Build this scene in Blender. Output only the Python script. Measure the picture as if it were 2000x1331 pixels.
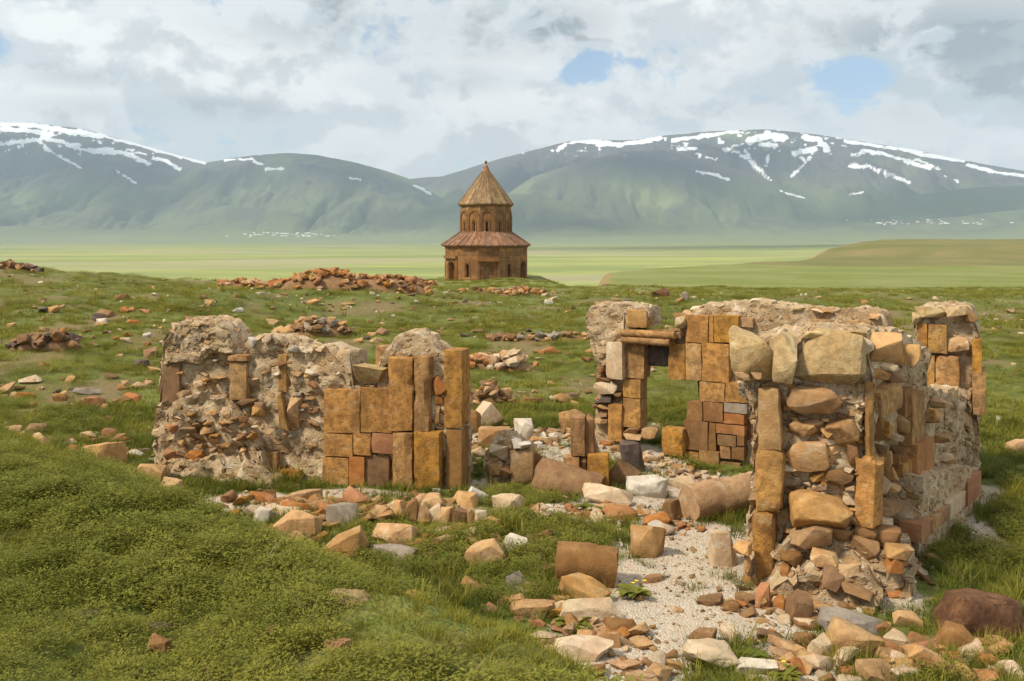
import bpy, bmesh, math, random
import numpy as np
from mathutils import Vector, Matrix

for o in list(bpy.data.objects): bpy.data.objects.remove(o)
scene = bpy.context.scene
COL = scene.collection

# ------------------------------------------------------------------ camera, world, sun, exposure
F, ZC, HY = 1944.0, 3.6, 462.0          # focal length in photo pixels, eye height above the ruin floor, horizon row
cam_d = bpy.data.cameras.new('camera'); cam = bpy.data.objects.new('camera', cam_d); COL.objects.link(cam)
cam_d.sensor_width = 36.0; cam_d.lens = F/2000*36; cam_d.shift_y = -(665.5-HY)/2000
cam_d.clip_start = 0.1; cam_d.clip_end = 60000
cam.location = (0, 0, ZC); cam.rotation_euler = (math.radians(90), 0, 0)
scene.camera = cam

SUN_EL, SUN_AZ = 48.0, -118.0           # azimuth measured from +Y towards +X
sd = bpy.data.lights.new('sun', 'SUN'); sd.energy = 4.2; sd.angle = math.radians(9); sd.color = (1.0, 0.89, 0.72)
sun = bpy.data.objects.new('sun', sd); COL.objects.link(sun); sun.location = (-30, -20, 60)
_a, _e = math.radians(SUN_AZ), math.radians(SUN_EL)
to_sun = Vector((math.sin(_a)*math.cos(_e), math.cos(_a)*math.cos(_e), math.sin(_e)))
sun.rotation_euler = to_sun.to_track_quat('Z', 'Y').to_euler()

def nodes_of(m):
    m.use_nodes = True
    nt = m.node_tree; nt.nodes.clear(); return nt
class NB:
    """small node builder"""
    def __init__(s, nt): s.nt = nt
    def n(s, t, **k):
        nd = s.nt.nodes.new(t)
        ins = k.pop('ins', {})
        for a, v in k.items(): setattr(nd, a, v)
        for a, v in ins.items():
            if hasattr(v, 'is_linked'): s.nt.links.new(v, nd.inputs[a])
            else: nd.inputs[a].default_value = v
        return nd
    def math(s, op, a, b=0.0, c=0.0, clamp=False):
        return s.n('ShaderNodeMath', operation=op, use_clamp=clamp, ins={0: a, 1: b, 2: c}).outputs[0]
    def vmath(s, op, a, b=(0, 0, 0)):
        return s.n('ShaderNodeVectorMath', operation=op, ins={0: a, 1: b}).outputs[0]
    def noise(s, vec, scale, detail=4, rough=.55, dist=0.0):
        return s.n('ShaderNodeTexNoise', ins={'Vector': vec, 'Scale': scale, 'Detail': detail, 'Roughness': rough, 'Distortion': dist}).outputs[0]
    def ramp(s, x, a, b, smooth=True):
        return s.n('ShaderNodeMapRange', interpolation_type='SMOOTHSTEP' if smooth else 'LINEAR', ins={0: x, 1: a, 2: b, 3: 0.0, 4: 1.0}).outputs[0]
    def mix(s, f, a, b, mode='MIX'):
        nd = s.n('ShaderNodeMix', data_type='RGBA', blend_type=mode)
        for i, v in ((0, f), (6, a), (7, b)):
            if hasattr(v, 'is_linked'): s.nt.links.new(v, nd.inputs[i])
            else: nd.inputs[i].default_value = v if i == 0 or len(v) == 4 else (*v, 1)
        return nd.outputs[2]
    def link(s, a, b): s.nt.links.new(a, b)

world = bpy.data.worlds.new('World'); scene.world = world; world.use_nodes = True
nt = world.node_tree; nt.nodes.clear(); B = NB(nt)
sky = B.n('ShaderNodeTexSky', sky_type='NISHITA', sun_disc=False, sun_elevation=_e, sun_rotation=_a, altitude=1400.0, dust_density=1.5)
bg_sky = B.n('ShaderNodeBackground', ins={0: sky.outputs[0], 1: 0.12})
dirv = B.n('ShaderNodeTexCoord').outputs['Generated']
sep = B.n('ShaderNodeSeparateXYZ', ins={0: dirv})
def cloud_density(zoff):
    """density of the cloud field in direction d; the layers get flatter towards the horizon"""
    v = B.vmath('ADD', dirv, (0, 0, zoff))
    v = B.vmath('MULTIPLY', v, (1.0, 1.0, 1.45))
    big = B.noise(B.vmath('ADD', v, (3.1, 7.7, 1.3)), 3.0, 3, .5)
    fine = B.noise(B.vmath('ADD', v, (1.7, 2.2, 9.1)), 9.0, 12, .58, .25)
    return B.math('ADD', B.math('MULTIPLY_ADD', big, .9, -.45), B.math('MULTIPLY_ADD', fine, 1.25, -.125))   # centred on .5
d0 = cloud_density(0.0); d1 = cloud_density(0.028)
def blob(px, py, rx, ry):
    """soft ellipse round one direction of the sky (0..1)"""
    q = B.n('ShaderNodeVectorMath', operation='NORMALIZE', ins={0: ((px-1000)/F, 1.0, (HY-py)/F)}).outputs[0]
    dv = B.vmath('MULTIPLY', B.vmath('SUBTRACT', dirv, q), (F/rx, F/rx, F/ry))
    ln = B.n('ShaderNodeVectorMath', operation='LENGTH', ins={0: dv}).outputs['Value']
    return B.ramp(ln, 1.5, 0.0)
gap = B.math('MAXIMUM', blob(1160, 135, 150, 50), blob(400, 10, 190, 50))
for a in ((400, 14, 170, 46), (1660, 170, 80, 62), (1890, 232, 50, 14)): gap = B.math('MAXIMUM', gap, B.math('MULTIPLY', blob(*a), .8))
wisp = B.math('MULTIPLY_ADD', B.noise(B.vmath('MULTIPLY', dirv, (1, 1, 1.5)), 22.0, 10, .64, .5), .86, -.43)
dens = B.math('ADD', B.math('SUBTRACT', d0, B.math('MULTIPLY', gap, .36)), wisp)
cover = B.math('MULTIPLY_ADD', B.ramp(dens, .15, .34), .95, .04)
puff = B.ramp(dens, .42, .58)                                         # crisp heaped cloud before a paler layer
grey = B.math('MAXIMUM', blob(830, 45, 420, 75), blob(1840, 90, 380, 130))
for a in ((850, 150, 190, 38), (1480, 205, 170, 28), (330, 215, 230, 26), (160, 150, 130, 24)): grey = B.math('MAXIMUM', grey, B.math('MULTIPLY', blob(*a), .55))
under = B.ramp(B.math('SUBTRACT', d1, d0), -.04, .10)                 # more cloud above: a grey underside
shade = B.math('ADD', B.math('MULTIPLY', under, .46), B.math('MULTIPLY', grey, B.ramp(d0, .25, .62)), clamp=True)
pcol = B.mix(shade, (1.08, 1.08, 1.06), (.36, .41, .44))
lcol = B.mix(B.math('MULTIPLY_ADD', under, .6, B.math('MULTIPLY', grey, .5)), (.94, .96, .965), (.62, .68, .71))
ccol = B.mix(puff, lcol, pcol)
ccol = B.mix(B.math('MULTIPLY', B.ramp(sep.outputs[2], .15, .02), .45), ccol, (1.0, 1.0, .99))   # thicker, whiter air low down
bg_cl = B.n('ShaderNodeBackground', ins={0: ccol, 1: 0.80})
mixw = B.n('ShaderNodeMixShader', ins={0: cover, 1: bg_sky.outputs[0], 2: bg_cl.outputs[0]})
B.link(mixw.outputs[0], B.n('ShaderNodeOutputWorld').inputs[0])

scene.view_settings.view_transform = 'Standard'; scene.view_settings.look = 'None'
scene.view_settings.exposure = 0.36; scene.view_settings.gamma = 1.0
scene.view_settings.use_curve_mapping = False

# ------------------------------------------------------------------ numpy noise and helpers
def _hash(i, j, k, s):
    h = (i*374761393 + j*668265263 + k*2147483647 + s*974634777) & 0xffffffff
    h = ((h ^ (h >> 13))*1274126177) & 0xffffffff
    h = ((h ^ (h >> 16))*2246822519) & 0xffffffff
    return ((h ^ (h >> 15)) & 0xffff)/65535.0
def vnoise(x, y, z=0.0, s=0):
    x, y, z = np.broadcast_arrays(np.asarray(x, float), np.asarray(y, float), np.asarray(z, float))
    i, j, k = np.floor(x).astype(np.int64), np.floor(y).astype(np.int64), np.floor(z).astype(np.int64)
    fx, fy, fz = x-i, y-j, z-k
    fx, fy, fz = fx*fx*(3-2*fx), fy*fy*(3-2*fy), fz*fz*(3-2*fz)
    r = 0
    for a in (0, 1):
        for b in (0, 1):
            for c in (0, 1):
                w = (fx if a else 1-fx)*(fy if b else 1-fy)*(fz if c else 1-fz)
                r = r + w*_hash(i+a, j+b, k+c, s)
    return r*2-1
def fbm(x, y, z=0.0, o=4, s=0, g=.5):
    r, a, t = 0, 1.0, 0
    for q in range(o):
        r = r + a*vnoise(np.asarray(x)*2**q, np.asarray(y)*2**q, np.asarray(z)*2**q, s+q*17); t += a; a *= g
    return r/t
def sstep(a, b, x):
    t = np.clip((np.asarray(x, float)-a)/(b-a), 0, 1); return t*t*(3-2*t)

def tag(o, label=None, cat=None, group=None, kind=None):
    if label: o['label'] = label
    if cat: o['category'] = cat
    if group: o['group'] = group
    if kind: o['kind'] = kind
    return o
def mesh_np(name, V, Fc, mat=None, smooth=False):
    me = bpy.data.meshes.new(name)
    me.from_pydata(V.tolist() if hasattr(V, 'tolist') else V, [], Fc.tolist() if hasattr(Fc, 'tolist') else Fc)
    me.update()
    if mat: me.materials.append(mat)
    if smooth: me.polygons.foreach_set('use_smooth', [True]*len(me.polygons))
    return me
def link(name, me, parent=None, loc=(0, 0, 0), rot=(0, 0, 0), scale=(1, 1, 1)):
    o = bpy.data.objects.new(name, me); COL.objects.link(o)
    o.location = loc; o.rotation_euler = rot; o.scale = scale
    if parent: o.parent = parent
    return o
def empty(name, loc, label, cat, group=None):
    o = bpy.data.objects.new(name, None); COL.objects.link(o); o.location = loc; o.empty_display_size = .2
    return tag(o, label, cat, group)

# ------------------------------------------------------------------ terrain
EX = [-14, -9, -6, -4.0, -3.0, -2.16, -1.53, -1.09, -.81, -.50, -.20, .02, .23, .6, 1.2, 2.0, 3.0]
EY = [13.0, 11.0, 9.2, 7.64, 6.75, 5.86, 5.27, 4.71, 4.38, 3.95, 3.69, 3.51, 3.34, 2.5, 1.0, -1.0, -4.0]
def terrain(X, Y, bank=True):
    X = np.asarray(X, float); Y = np.asarray(Y, float)
    u = X/np.maximum(Y, 1.0)
    d = (Y-np.interp(X, EX, EY)-.25)*.74
    mound = (2.08+.07*fbm(X*.7, Y*.7, s=5)+.05*fbm(X*2.2, Y*2.2, s=6))*(1-sstep(-.15, 1.5, d)) if bank else 0.0
    z = mound + .05*fbm(X*1.1, Y*1.1, s=3) + .025*fbm(X*4, Y*4, s=8, o=3)
    z = z - .22*np.exp(-(((X-3.3)/1.6)**2+((Y-14.6)/1.3)**2))
    z = z + .34*fbm(X/4.5, Y/4.5, s=11)*sstep(17, 26, Y) + .55*fbm(X/15, Y/15, s=21)*sstep(24, 50, Y)
    z = z + 2.0*np.exp(-(((X+37)/12)**2+((Y-62)/11)**2)) + .8*np.exp(-(((X+17)/9)**2+((Y-44)/8)**2))
    z = z + .5*np.exp(-(((X+8)/7)**2+((Y-52)/7)**2)) + .35*sstep(18, 34, Y)*sstep(-.05, -.4, u)
    z = z - 1.3*sstep(60, 92, Y) + .02*np.exp(-(((X+1.5)/7)**2+((Y-96)/9)**2))
    yc = np.interp(u, [-.6, -.32, -.12, -.06, .02, .05, .09, .16, .6], [74, 84, 92, 122, 122, 92, 68, 56, 54])
    drop = sstep(yc, yc+150, Y)
    yb = np.interp(u, [.03, .05, .13, .22, .28, .33, .38, .8], [150, 190, 232, 262, 300, 420, 800, 1100])
    R = sstep(.025, .10, u + .012*fbm(X/25, Y/25, s=31))
    plat = -4.0 + 1.2*fbm(X/60, Y/60, s=41) + 4.9*sstep(320, 410, Y+60*fbm(X/90, Y/90, s=43))*sstep(.24, .37, u)
    plat = plat - 32*sstep(yb, yb*1.35, Y)
    plain = -36 + 2.5*fbm(X/300, Y/300, s=51, o=3)*sstep(200, 900, Y)
    far = plain*(1-R) + plat*R
    return z*(1-drop) + far*drop
def ter(x, y): return float(terrain(np.array([x]), np.array([y]))[0])
def gpt(x, y, bank=False):
    """where the sight line through photo pixel (x, y) meets the ground"""
    lo, hi = math.log(2.2), math.log(400)
    for n in (220, 40):
        Y = np.exp(np.linspace(lo, hi, n))
        zr = ZC-(y-HY)/F*Y
        hit = np.nonzero(zr <= terrain((x-1000)/F*Y, Y, bank))[0]
        i = hit[0] if len(hit) else n-1
        lo, hi = math.log(Y[max(i-1, 0)]), math.log(Y[i])
    return Vector(((x-1000)/F*Y[i], Y[i], zr[i]))

# gravel and bare mortar dust: strokes given on the ground, radius in metres
STROKES = []
for pts, r in [
    ([(1150, 1345), (1235, 1260), (1275, 1190), (1300, 1130), (1340, 1080), (1400, 1060), (1440, 1110)], .62),
    ([(1330, 1180), (1440, 1200), (1520, 1190)], .6), ([(1330, 1250), (1480, 1225)], .3),
    ([(1340, 1060), (1290, 1010), (1220, 1000), (1130, 1000)], .35), ([(1130, 1003), (1040, 1003), (950, 1000), (880, 990)], .22),
    ([(1090, 862), (1160, 862), (1230, 880), (1300, 905), (1370, 935), (1420, 945)], .5), ([(1060, 870), (1100, 890)], .35),
    ([(950, 945), (1010, 935)], .3), ([(1180, 985), (1290, 965), (1340, 990)], .4), ([(520, 985), (640, 975), (720, 985)], .25), ([(1080, 900), (1050, 940)], .25), ([(1560, 1170), (1650, 1150), (1710, 1165)], .5), ([(1880, 1015), (1950, 1060)], .16),
    ([(1820, 985), (1890, 960)], .4), ([(620, 962), (700, 958), (780, 968)], .16), ([(430, 990), (500, 975)], .3),
    ([(900, 870), (960, 850), (1040, 850)], .45), ([(1500, 1300), (1580, 1320)], .2)]:
    P = [Vector(((x-1000)/F*ZC/((y-HY)/F), ZC/((y-HY)/F), 0)) for x, y in pts]
    STROKES.append((P, r*1.3))
def gravel_mask(X, Y):
    m = np.zeros_like(X)
    for P, r in STROKES:
        for a, b in zip(P[:-1], P[1:]):
            dx, dy = b.x-a.x, b.y-a.y
            t = np.clip(((X-a.x)*dx+(Y-a.y)*dy)/(dx*dx+dy*dy+1e-9), 0, 1)
            dd = np.hypot(X-a.x-t*dx, Y-a.y-t*dy)
            m = np.maximum(m, 1.35-dd/r)
    m = m + .45*fbm(X*1.7, Y*1.7, s=61) + .25*fbm(X*6, Y*6, s=62, o=2)
    return np.clip(m, 0, 1)

def fan_grid(us, ys, y0):
    U, Yy = np.meshgrid(us, ys)
    X = U*(Yy+y0); nY, nU = X.shape
    idx = np.arange(nY*nU).reshape(nY, nU)
    Q = np.stack([idx[:-1, :-1], idx[:-1, 1:], idx[1:, 1:], idx[1:, :-1]], -1).reshape(-1, 4)
    return X.ravel(), Yy.ravel(), Q
us = np.linspace(-1.0, 1.0, 470)
ys_near = np.exp(np.linspace(math.log(1.0), math.log(263), 400))-3.0
ys_far = np.exp(np.linspace(math.log(263), math.log(12500), 170))-3.0

def attr(me, name, val):
    a = me.attributes.new(name, 'FLOAT', 'POINT'); a.data.foreach_set('value', np.asarray(val, np.float32))

# ---- materials for the setting
def mat_new(name):
    m = bpy.data.materials.new(name); nt = nodes_of(m); b = NB(nt)
    out = b.n('ShaderNodeOutputMaterial')
    p = b.n('ShaderNodeBsdfPrincipled', ins={'Roughness': .9, 'Specular IOR Level': .2})
    b.link(p.outputs[0], out.inputs[0])
    return m, b, p
def add_bump(b, p, h, strength, dist):
    bn = b.n('ShaderNodeBump', ins={'Height': h, 'Strength': strength, 'Distance': dist})
    b.link(bn.outputs[0], p.inputs['Normal'])

m_ground, b, p = mat_new('ground_soil_and_gravel')
pos = b.n('ShaderNodeNewGeometry').outputs['Position']
grav = b.n('ShaderNodeAttribute', attribute_name='gravel').outputs['Fac']
far = b.n('ShaderNodeAttribute', attribute_name='far').outputs['Fac']
steep = b.n('ShaderNodeAttribute', attribute_name='steep').outputs['Fac']
n1 = b.noise(pos, .9, 6); n2 = b.noise(pos, 7, 5); n3 = b.noise(pos, 45, 4)
turf = b.mix(b.ramp(n2, .35, .65), (.10, .125, .022), (.15, .16, .038))
turf = b.mix(b.ramp(n1, .58, .74), turf, (.15, .105, .055))
turf = b.mix(b.math('MULTIPLY', b.n('ShaderNodeAttribute', attribute_name='soil').outputs['Fac'], b.ramp(n2, .25, .6)), turf, (.20, .135, .07))
nf = b.noise(pos, .045, 5); nf2 = b.noise(pos, .35, 4)
meadow = b.mix(b.ramp(nf, .4, .62), (.155, .18, .040), (.20, .215, .070))
meadow = b.mix(b.math('MULTIPLY', b.ramp(nf2, .55, .8), .5), meadow, (.24, .20, .10))
grass_c = b.mix(far, turf, meadow)
grass_c = b.mix(b.math('MULTIPLY', steep, b.ramp(nf2, .3, .6)), grass_c, (.26, .165, .09))
vor = b.n('ShaderNodeTexVoronoi', ins={'Vector': pos, 'Scale': 42.0})
peb = b.mix(b.ramp(n3, .3, .7), (.40, .335, .25), (.53, .475, .39))
peb = b.mix(b.math('MULTIPLY', b.ramp(vor.outputs['Color'], .55, .9), .6), peb, (.40, .24, .12))
peb = b.mix(b.ramp(n2, .56, .75), peb, (.36, .28, .19))
b.link(b.mix(b.ramp(grav, .28, .62), grass_c, peb), p.inputs['Base Color'])
hh = b.math('ADD', b.math('MULTIPLY', n3, .6), b.math('MULTIPLY', vor.outputs['Distance'], -.9))
add_bump(b, p, hh, .7, .03)

def soil_mask(X, Y): return sstep(.10, .38, fbm(X/1.9, Y/2.6, s=651, o=4)+.12*fbm(X*3, Y*3, s=652, o=2))*sstep(13, 20, Y)
X, Y, Q = fan_grid(us, ys_near, 3.0)
Z = terrain(X, Y)
me = mesh_np('ground', np.stack([X, Y, Z], -1), Q, m_ground, True)
attr(me, 'gravel', gravel_mask(X, Y)); attr(me, 'soil', soil_mask(X, Y)); attr(me, 'far', sstep(52, 88, Y+12*fbm(X/8, Y/8, s=71)))
Zg = Z.reshape(len(ys_near), -1); Yg = Y.reshape(Zg.shape); Xg = X.reshape(Zg.shape)
sl = np.hypot(np.gradient(Zg, axis=0)/np.maximum(np.gradient(Yg, axis=0), 1e-6), np.gradient(Zg, axis=1)/np.maximum(np.gradient(Xg, axis=1), 1e-6)).ravel()
attr(me, 'steep', sstep(.16, .42, sl)*sstep(60, 110, Y))
tag(link('ground', me), kind='structure')

m_plain, b, p = mat_new('far_plain_fields')
pos = b.n('ShaderNodeNewGeometry').outputs['Position']
yy_ = b.n('ShaderNodeSeparateXYZ', ins={0: pos}).outputs[1]
st = b.vmath('MULTIPLY', pos, (.0016, .0045, 0)); st2 = b.vmath('MULTIPLY', pos, (.0009, .0075, 0))
fa = b.noise(st, 1.0, 4, .5); fb = b.noise(st2, 1.6, 3, .5); fc = b.noise(pos, .02, 6)
vf = b.n('ShaderNodeTexVoronoi', ins={'Vector': b.vmath('MULTIPLY', pos, (.0022, .0060, 0)), 'Scale': 1.0, 'Randomness': .8})
c = b.mix(b.ramp(fa, .38, .62), (.19, .225, .06), (.28, .30, .085))
c = b.mix(b.math('MULTIPLY', b.ramp(vf.outputs['Color'], .55, .75), .7), c, (.30, .27, .16))
c = b.mix(b.ramp(fb, .58, .72), c, (.34, .37, .075))
c = b.mix(b.math('MULTIPLY', b.ramp(fc, .5, .75), .35), c, (.20, .16, .09))
steep = b.n('ShaderNodeAttribute', attribute_name='steep').outputs['Fac']
plat_a = b.n('ShaderNodeAttribute', attribute_name='plateau').outputs['Fac']
c2 = b.mix(b.ramp(b.noise(pos, .03, 6), .35, .7), (.125, .130, .034), (.19, .16, .062))
c = b.mix(b.math('MULTIPLY', b.ramp(yy_, 2500, 6200), .75), c, (.17, .195, .08))
c = b.mix(plat_a, c, c2)
c = b.mix(b.math('MULTIPLY', steep, b.ramp(b.noise(pos, .06, 5), .3, .6)), c, (.25, .17, .10))
b.link(c, p.inputs['Base Color'])
X, Y, Q = fan_grid(us, ys_far, 3.0)
Z = terrain(X, Y)
me = mesh_np('plain', np.stack([X, Y, Z], -1), Q, m_plain, True)
Zg = Z.reshape(len(ys_far), -1); Yg = Y.reshape(Zg.shape); Xg = X.reshape(Zg.shape)
sl = np.hypot(np.gradient(Zg, axis=0)/np.gradient(Yg, axis=0), np.gradient(Zg, axis=1)/np.gradient(Xg, axis=1)).ravel()
attr(me, 'steep', sstep(.10, .3, sl)); attr(me, 'plateau', sstep(-20, -8, Z))
tag(link('plain', me), kind='structure')

# ---- mountains: ridges given by their skyline in the photograph, at their own distances
RIDGES = [  # (distance, reach towards the viewer, skyline points)
    (10300, 3600, [(-900, 330), (-500, 285), (-250, 255), (0, 236), (60, 239), (150, 254), (250, 279), (330, 299), (400, 316), (480, 350), (600, 400), (760, 450), (900, 470)]),
    (9300, 2600, [(150, 440), (300, 365), (400, 319), (480, 305), (560, 299), (620, 303), (700, 320), (760, 336), (810, 353), (870, 392), (930, 430), (1000, 465)]),
    (10900, 2600, [(600, 400), (720, 372), (800, 349), (860, 345), (930, 335), (1000, 335)]),
    (10200, 3300, [(760, 420), (820, 370), (860, 344), (900, 332), (960, 312), (1040, 291), (1110, 274), (1160, 271), (1240, 272), (1300, 263), (1370, 256), (1440, 254), (1500, 252), (1560, 258), (1640, 270), (1720, 282), (1800, 295), (1880, 312), (1950, 325), (2000, 335), (2250, 372), (2700, 420)]),
    (8700, 1900, [(880, 455), (960, 400), (1040, 345), (1140, 312), (1230, 294), (1290, 290), (1350, 303), (1450, 333), (1540, 364), (1640, 398), (1740, 424), (1850, 455)]),
    (7900, 1300, [(560, 470), (650, 452), (800, 418), (930, 386), (1000, 379), (1050, 381), (1120, 400), (1200, 424), (1300, 452), (1400, 470)]),
    (8000, 1200, [(180, 470), (300, 445), (380, 418), (440, 402), (500, 408), (580, 428), (680, 446), (800, 462)]),
    (8300, 1500, [(-700, 400), (-300, 395), (0, 398), (100, 408), (220, 425), (330, 447), (420, 468)]),
    (8300, 1300, [(1560, 462), (1660, 420), (1740, 392), (1800, 377), (1900, 366), (2000, 361), (2300, 350), (2800, 400)]),
    (7400, 800, [(1500, 470), (1640, 450), (1740, 436), (1850, 424), (2000, 408), (2300, 400), (2800, 430)]),
]
SNOW = [  # streaks of old snow: photo pixels along the streak, width in pixels
    ([(-60, 245), (0, 241), (60, 244), (130, 256), (200, 266)], 9), ([(0, 252), (60, 256), (100, 262), (75, 275)], 8), ([(200, 266), (260, 281), (330, 300), (400, 318)], 5),
    ([(-40, 283), (0, 282), (50, 276), (80, 272), (120, 276), (150, 290), (180, 296), (240, 299), (290, 320)], 6), ([(80, 275), (90, 292), (120, 308), (158, 328)], 4),
    ([(160, 292), (230, 296), (260, 302)], 5), ([(300, 309), (330, 318), (350, 331)], 6), ([(228, 333), (245, 345), (265, 358)], 2.5), ([(250, 292), (285, 302)], 4),
    ([(440, 313), (492, 311)], 3.5), ([(496, 316), (512, 322)], 4), ([(520, 331), (552, 330)], 5), ([(684, 348), (704, 352)], 3), ([(808, 362), (822, 368), (842, 381)], 3.5),
    ([(1120, 273), (1170, 278), (1210, 283), (1260, 276), (1290, 270)], 7), ([(1090, 294), (1104, 282)], 6), ([(1165, 285), (1240, 282)], 4), ([(1315, 275), (1360, 268), (1440, 257)], 6), ([(1325, 292), (1358, 290)], 5),
    ([(1465, 276), (1500, 264), (1530, 270)], 12), ([(1485, 284), (1515, 284)], 6), ([(1412, 291), (1440, 298), (1462, 312), (1480, 333), (1503, 350)], 4.5), ([(1455, 293), (1472, 318), (1495, 342)], 3), ([(1430, 287), (1450, 282)], 4),
    ([(1500, 303), (1497, 325)], 3), ([(1572, 268), (1600, 274), (1615, 292)], 9), ([(1552, 300), (1572, 296), (1590, 290)], 8), ([(1590, 295), (1574, 318), (1545, 346)], 4), ([(1565, 308), (1574, 318)], 6),
    ([(1362, 336), (1390, 340), (1422, 351)], 4.5), ([(1525, 374), (1572, 388)], 3), ([(1685, 294), (1740, 304), (1790, 322), (1815, 328)], 6), ([(1660, 326), (1695, 325), (1740, 342), (1776, 357)], 4.5),
    ([(1650, 276), (1700, 283), (1750, 291)], 5), ([(1760, 290), (1800, 302), (1850, 308), (1880, 314)], 7), ([(1890, 322), (1940, 336), (2010, 345)], 5), ([(1790, 312), (1835, 330)], 4), ([(1845, 344), (1872, 356)], 2.5), ([(1660, 380), (1685, 376)], 2.5), ([(1365, 305), (1402, 311)], 3.5),
]
us_m = np.linspace(-.86, .86, 1250)
ys_m = np.concatenate([np.linspace(5900, 7300, 36)[:-1], np.linspace(7300, 11600, 215)])
X, Y, Q = fan_grid(us_m, ys_m, 0.0)
U = X/Y; PX = 1000+U*F
Z = np.full_like(X, -37.0)
gul = 1-np.abs(fbm(X/520, Y/900, s=81, o=5))*2.0                 # ridged: gullies running down the slopes
und = fbm(X/1500, Y/1500, s=83, o=4)
for k, (D, W, sk) in enumerate(RIDGES):
    xs, yy = zip(*sk)
    top = np.interp(PX, xs, yy, left=HY+25, right=HY+25)
    top = top + 1.0*fbm(PX/40, np.zeros_like(PX)+k, s=85, o=3)
    H = ZC-(top-HY)/F*D + 36
    H = np.maximum(H, 0)
    dd = Y + 260*fbm(X/1400, np.zeros_like(X)+k*3.3, s=87, o=3) - D
    t = np.where(dd < 0, -dd/W, dd/2600)
    prof = np.where(t < 1, (1-np.clip(t, 0, 1)**1.15)**1.55, 0)
    near_top = np.exp(-(dd/500)**2)
    h = H*np.clip(prof + (1-near_top)*prof*(.22*und + .26*(gul-.5)), 0, 1.0)
    fold = (1-np.abs(fbm(X/560+k, Y/1700, s=84, o=5, g=.55))*2.2)**2
    h = h-np.minimum(h, 170)*.6*fold*(1-near_top)*sstep(0, .15, prof)
    Z = np.maximum(Z, -36.5+np.maximum(h, 0))
roll = np.clip(fbm(X/900, Y/420, s=88, o=4)+.35, 0, 1)*75*sstep(5950, 6700, Y)
Z = Z+roll*sstep(160, 0, Z)
Z_M = Z.reshape(len(ys_m), -1)
me = mesh_np('mountains', np.stack([X, Y, Z], -1), Q, None, True)
PYv = HY-(Z-ZC)/Y*F
snow = np.zeros_like(X)
nz = 4.2*fbm(PX/11, PYv/4, s=91, o=5, g=.65)
for pts, w in SNOW:
    for (ax, ay), (bx, by) in zip(pts[:-1], pts[1:]):
        sel = np.nonzero((PX > min(ax, bx)-20) & (PX < max(ax, bx)+20))[0]
        x, y = PX[sel], PYv[sel]; dx, dy = bx-ax, by-ay
        t = np.clip(((x-ax)*dx+(y-ay)*dy)/(dx*dx+dy*dy), 0, 1)
        dist = np.hypot((x-ax-t*dx)*.8, y-ay-t*dy)
        snow[sel] = np.maximum(snow[sel], sstep(.7, -.7, dist+nz[sel]-w*.62))
speck = sstep(.36, .44, fbm(PX/13, PYv/5, s=93, o=3))*sstep(330, 285, PYv)*.9
snow = np.maximum(snow, speck*(Z > 300))
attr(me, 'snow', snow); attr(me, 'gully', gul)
m_mtn, b, p = mat_new('mountain_grass_heath_and_snow')
pos = b.n('ShaderNodeNewGeometry').outputs['Position']
zz = b.n('ShaderNodeSeparateXYZ', ins={0: pos}).outputs[2]
na = b.noise(pos, .0011, 6); nb_ = b.noise(pos, .005, 6, .6)
hgt = b.math('ADD', b.ramp(zz, 150, 780), b.math('MULTIPLY_ADD', na, 1.5, -.75))
c = b.mix(b.ramp(hgt, .15, .85), (.115, .14, .062), (.085, .082, .078))
c = b.mix(b.math('MULTIPLY', b.ramp(nb_, .5, .75), .6), c, (.06, .062, .045))
c = b.mix(b.ramp(b.noise(pos, .0007, 4), .56, .72), c, (.19, .215, .09))
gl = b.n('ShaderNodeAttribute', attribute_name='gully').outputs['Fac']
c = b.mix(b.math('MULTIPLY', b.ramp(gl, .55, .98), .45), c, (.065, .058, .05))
c = b.mix(b.ramp(zz, 90, -25), c, (.17, .195, .08))
sn = b.n('ShaderNodeAttribute', attribute_name='snow').outputs['Fac']
c = b.mix(b.ramp(b.math('ADD', sn, b.math('MULTIPLY_ADD', b.noise(pos, .022, 6, .65), .9, -.45)), .38, .72), c, (.76, .79, .83))
b.link(c, p.inputs['Base Color'])
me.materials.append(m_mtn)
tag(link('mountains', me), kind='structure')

# clouds added out of view above the frame, to dapple the far slopes with shade
m_cl, b, p = mat_new('shade_cloud_white'); p.inputs['Base Color'].default_value = (.9, .9, .9, 1); p.inputs['Roughness'].default_value = 1
rc = random.Random(8)
for k, (px, py, Yt, rx, ry) in enumerate([(60, 330, 9300, 1500, 700), (330, 400, 8600, 700, 420), (690, 345, 9000, 700, 500), (1010, 330, 9300, 700, 420), (1290, 330, 8500, 650, 330), (1470, 300, 9500, 420, 300), (1900, 385, 8300, 1100, 600), (1640, 420, 8000, 500, 250), (860, 420, 7700, 600, 260), (1100, 445, 7200, 700, 300), (1750, 478, 3900, 900, 500), (1250, 485, 3300, 350, 500)]):
    zt = ZC-(py-HY)/F*Yt; zcl = 3300; kk = (zcl-zt)/to_sun.z
    bm = bmesh.new(); bmesh.ops.create_icosphere(bm, subdivisions=4, radius=1.0)
    V = np.array([v.co[:] for v in bm.verts]); dsp = 1+.45*fbm(V[:, 0]*1.6+k*9, V[:, 1]*1.6, V[:, 2]*1.6, s=701, o=4)
    for v, q in zip(bm.verts, dsp): v.co *= float(q)
    me = bpy.data.meshes.new('cloud'); bm.to_mesh(me); bm.free(); me.materials.append(m_cl)
    o = link('cloud', me, None, ((px-1000)/F*Yt+to_sun.x*kk, Yt+to_sun.y*kk, zcl), (0, 0, rc.uniform(-.4, .4)), (rx, ry, 230))
    tag(o, 'unseen cloud added above the frame to shade the far slopes', 'cloud', 'unseen clouds added to shade the far slopes')

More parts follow.
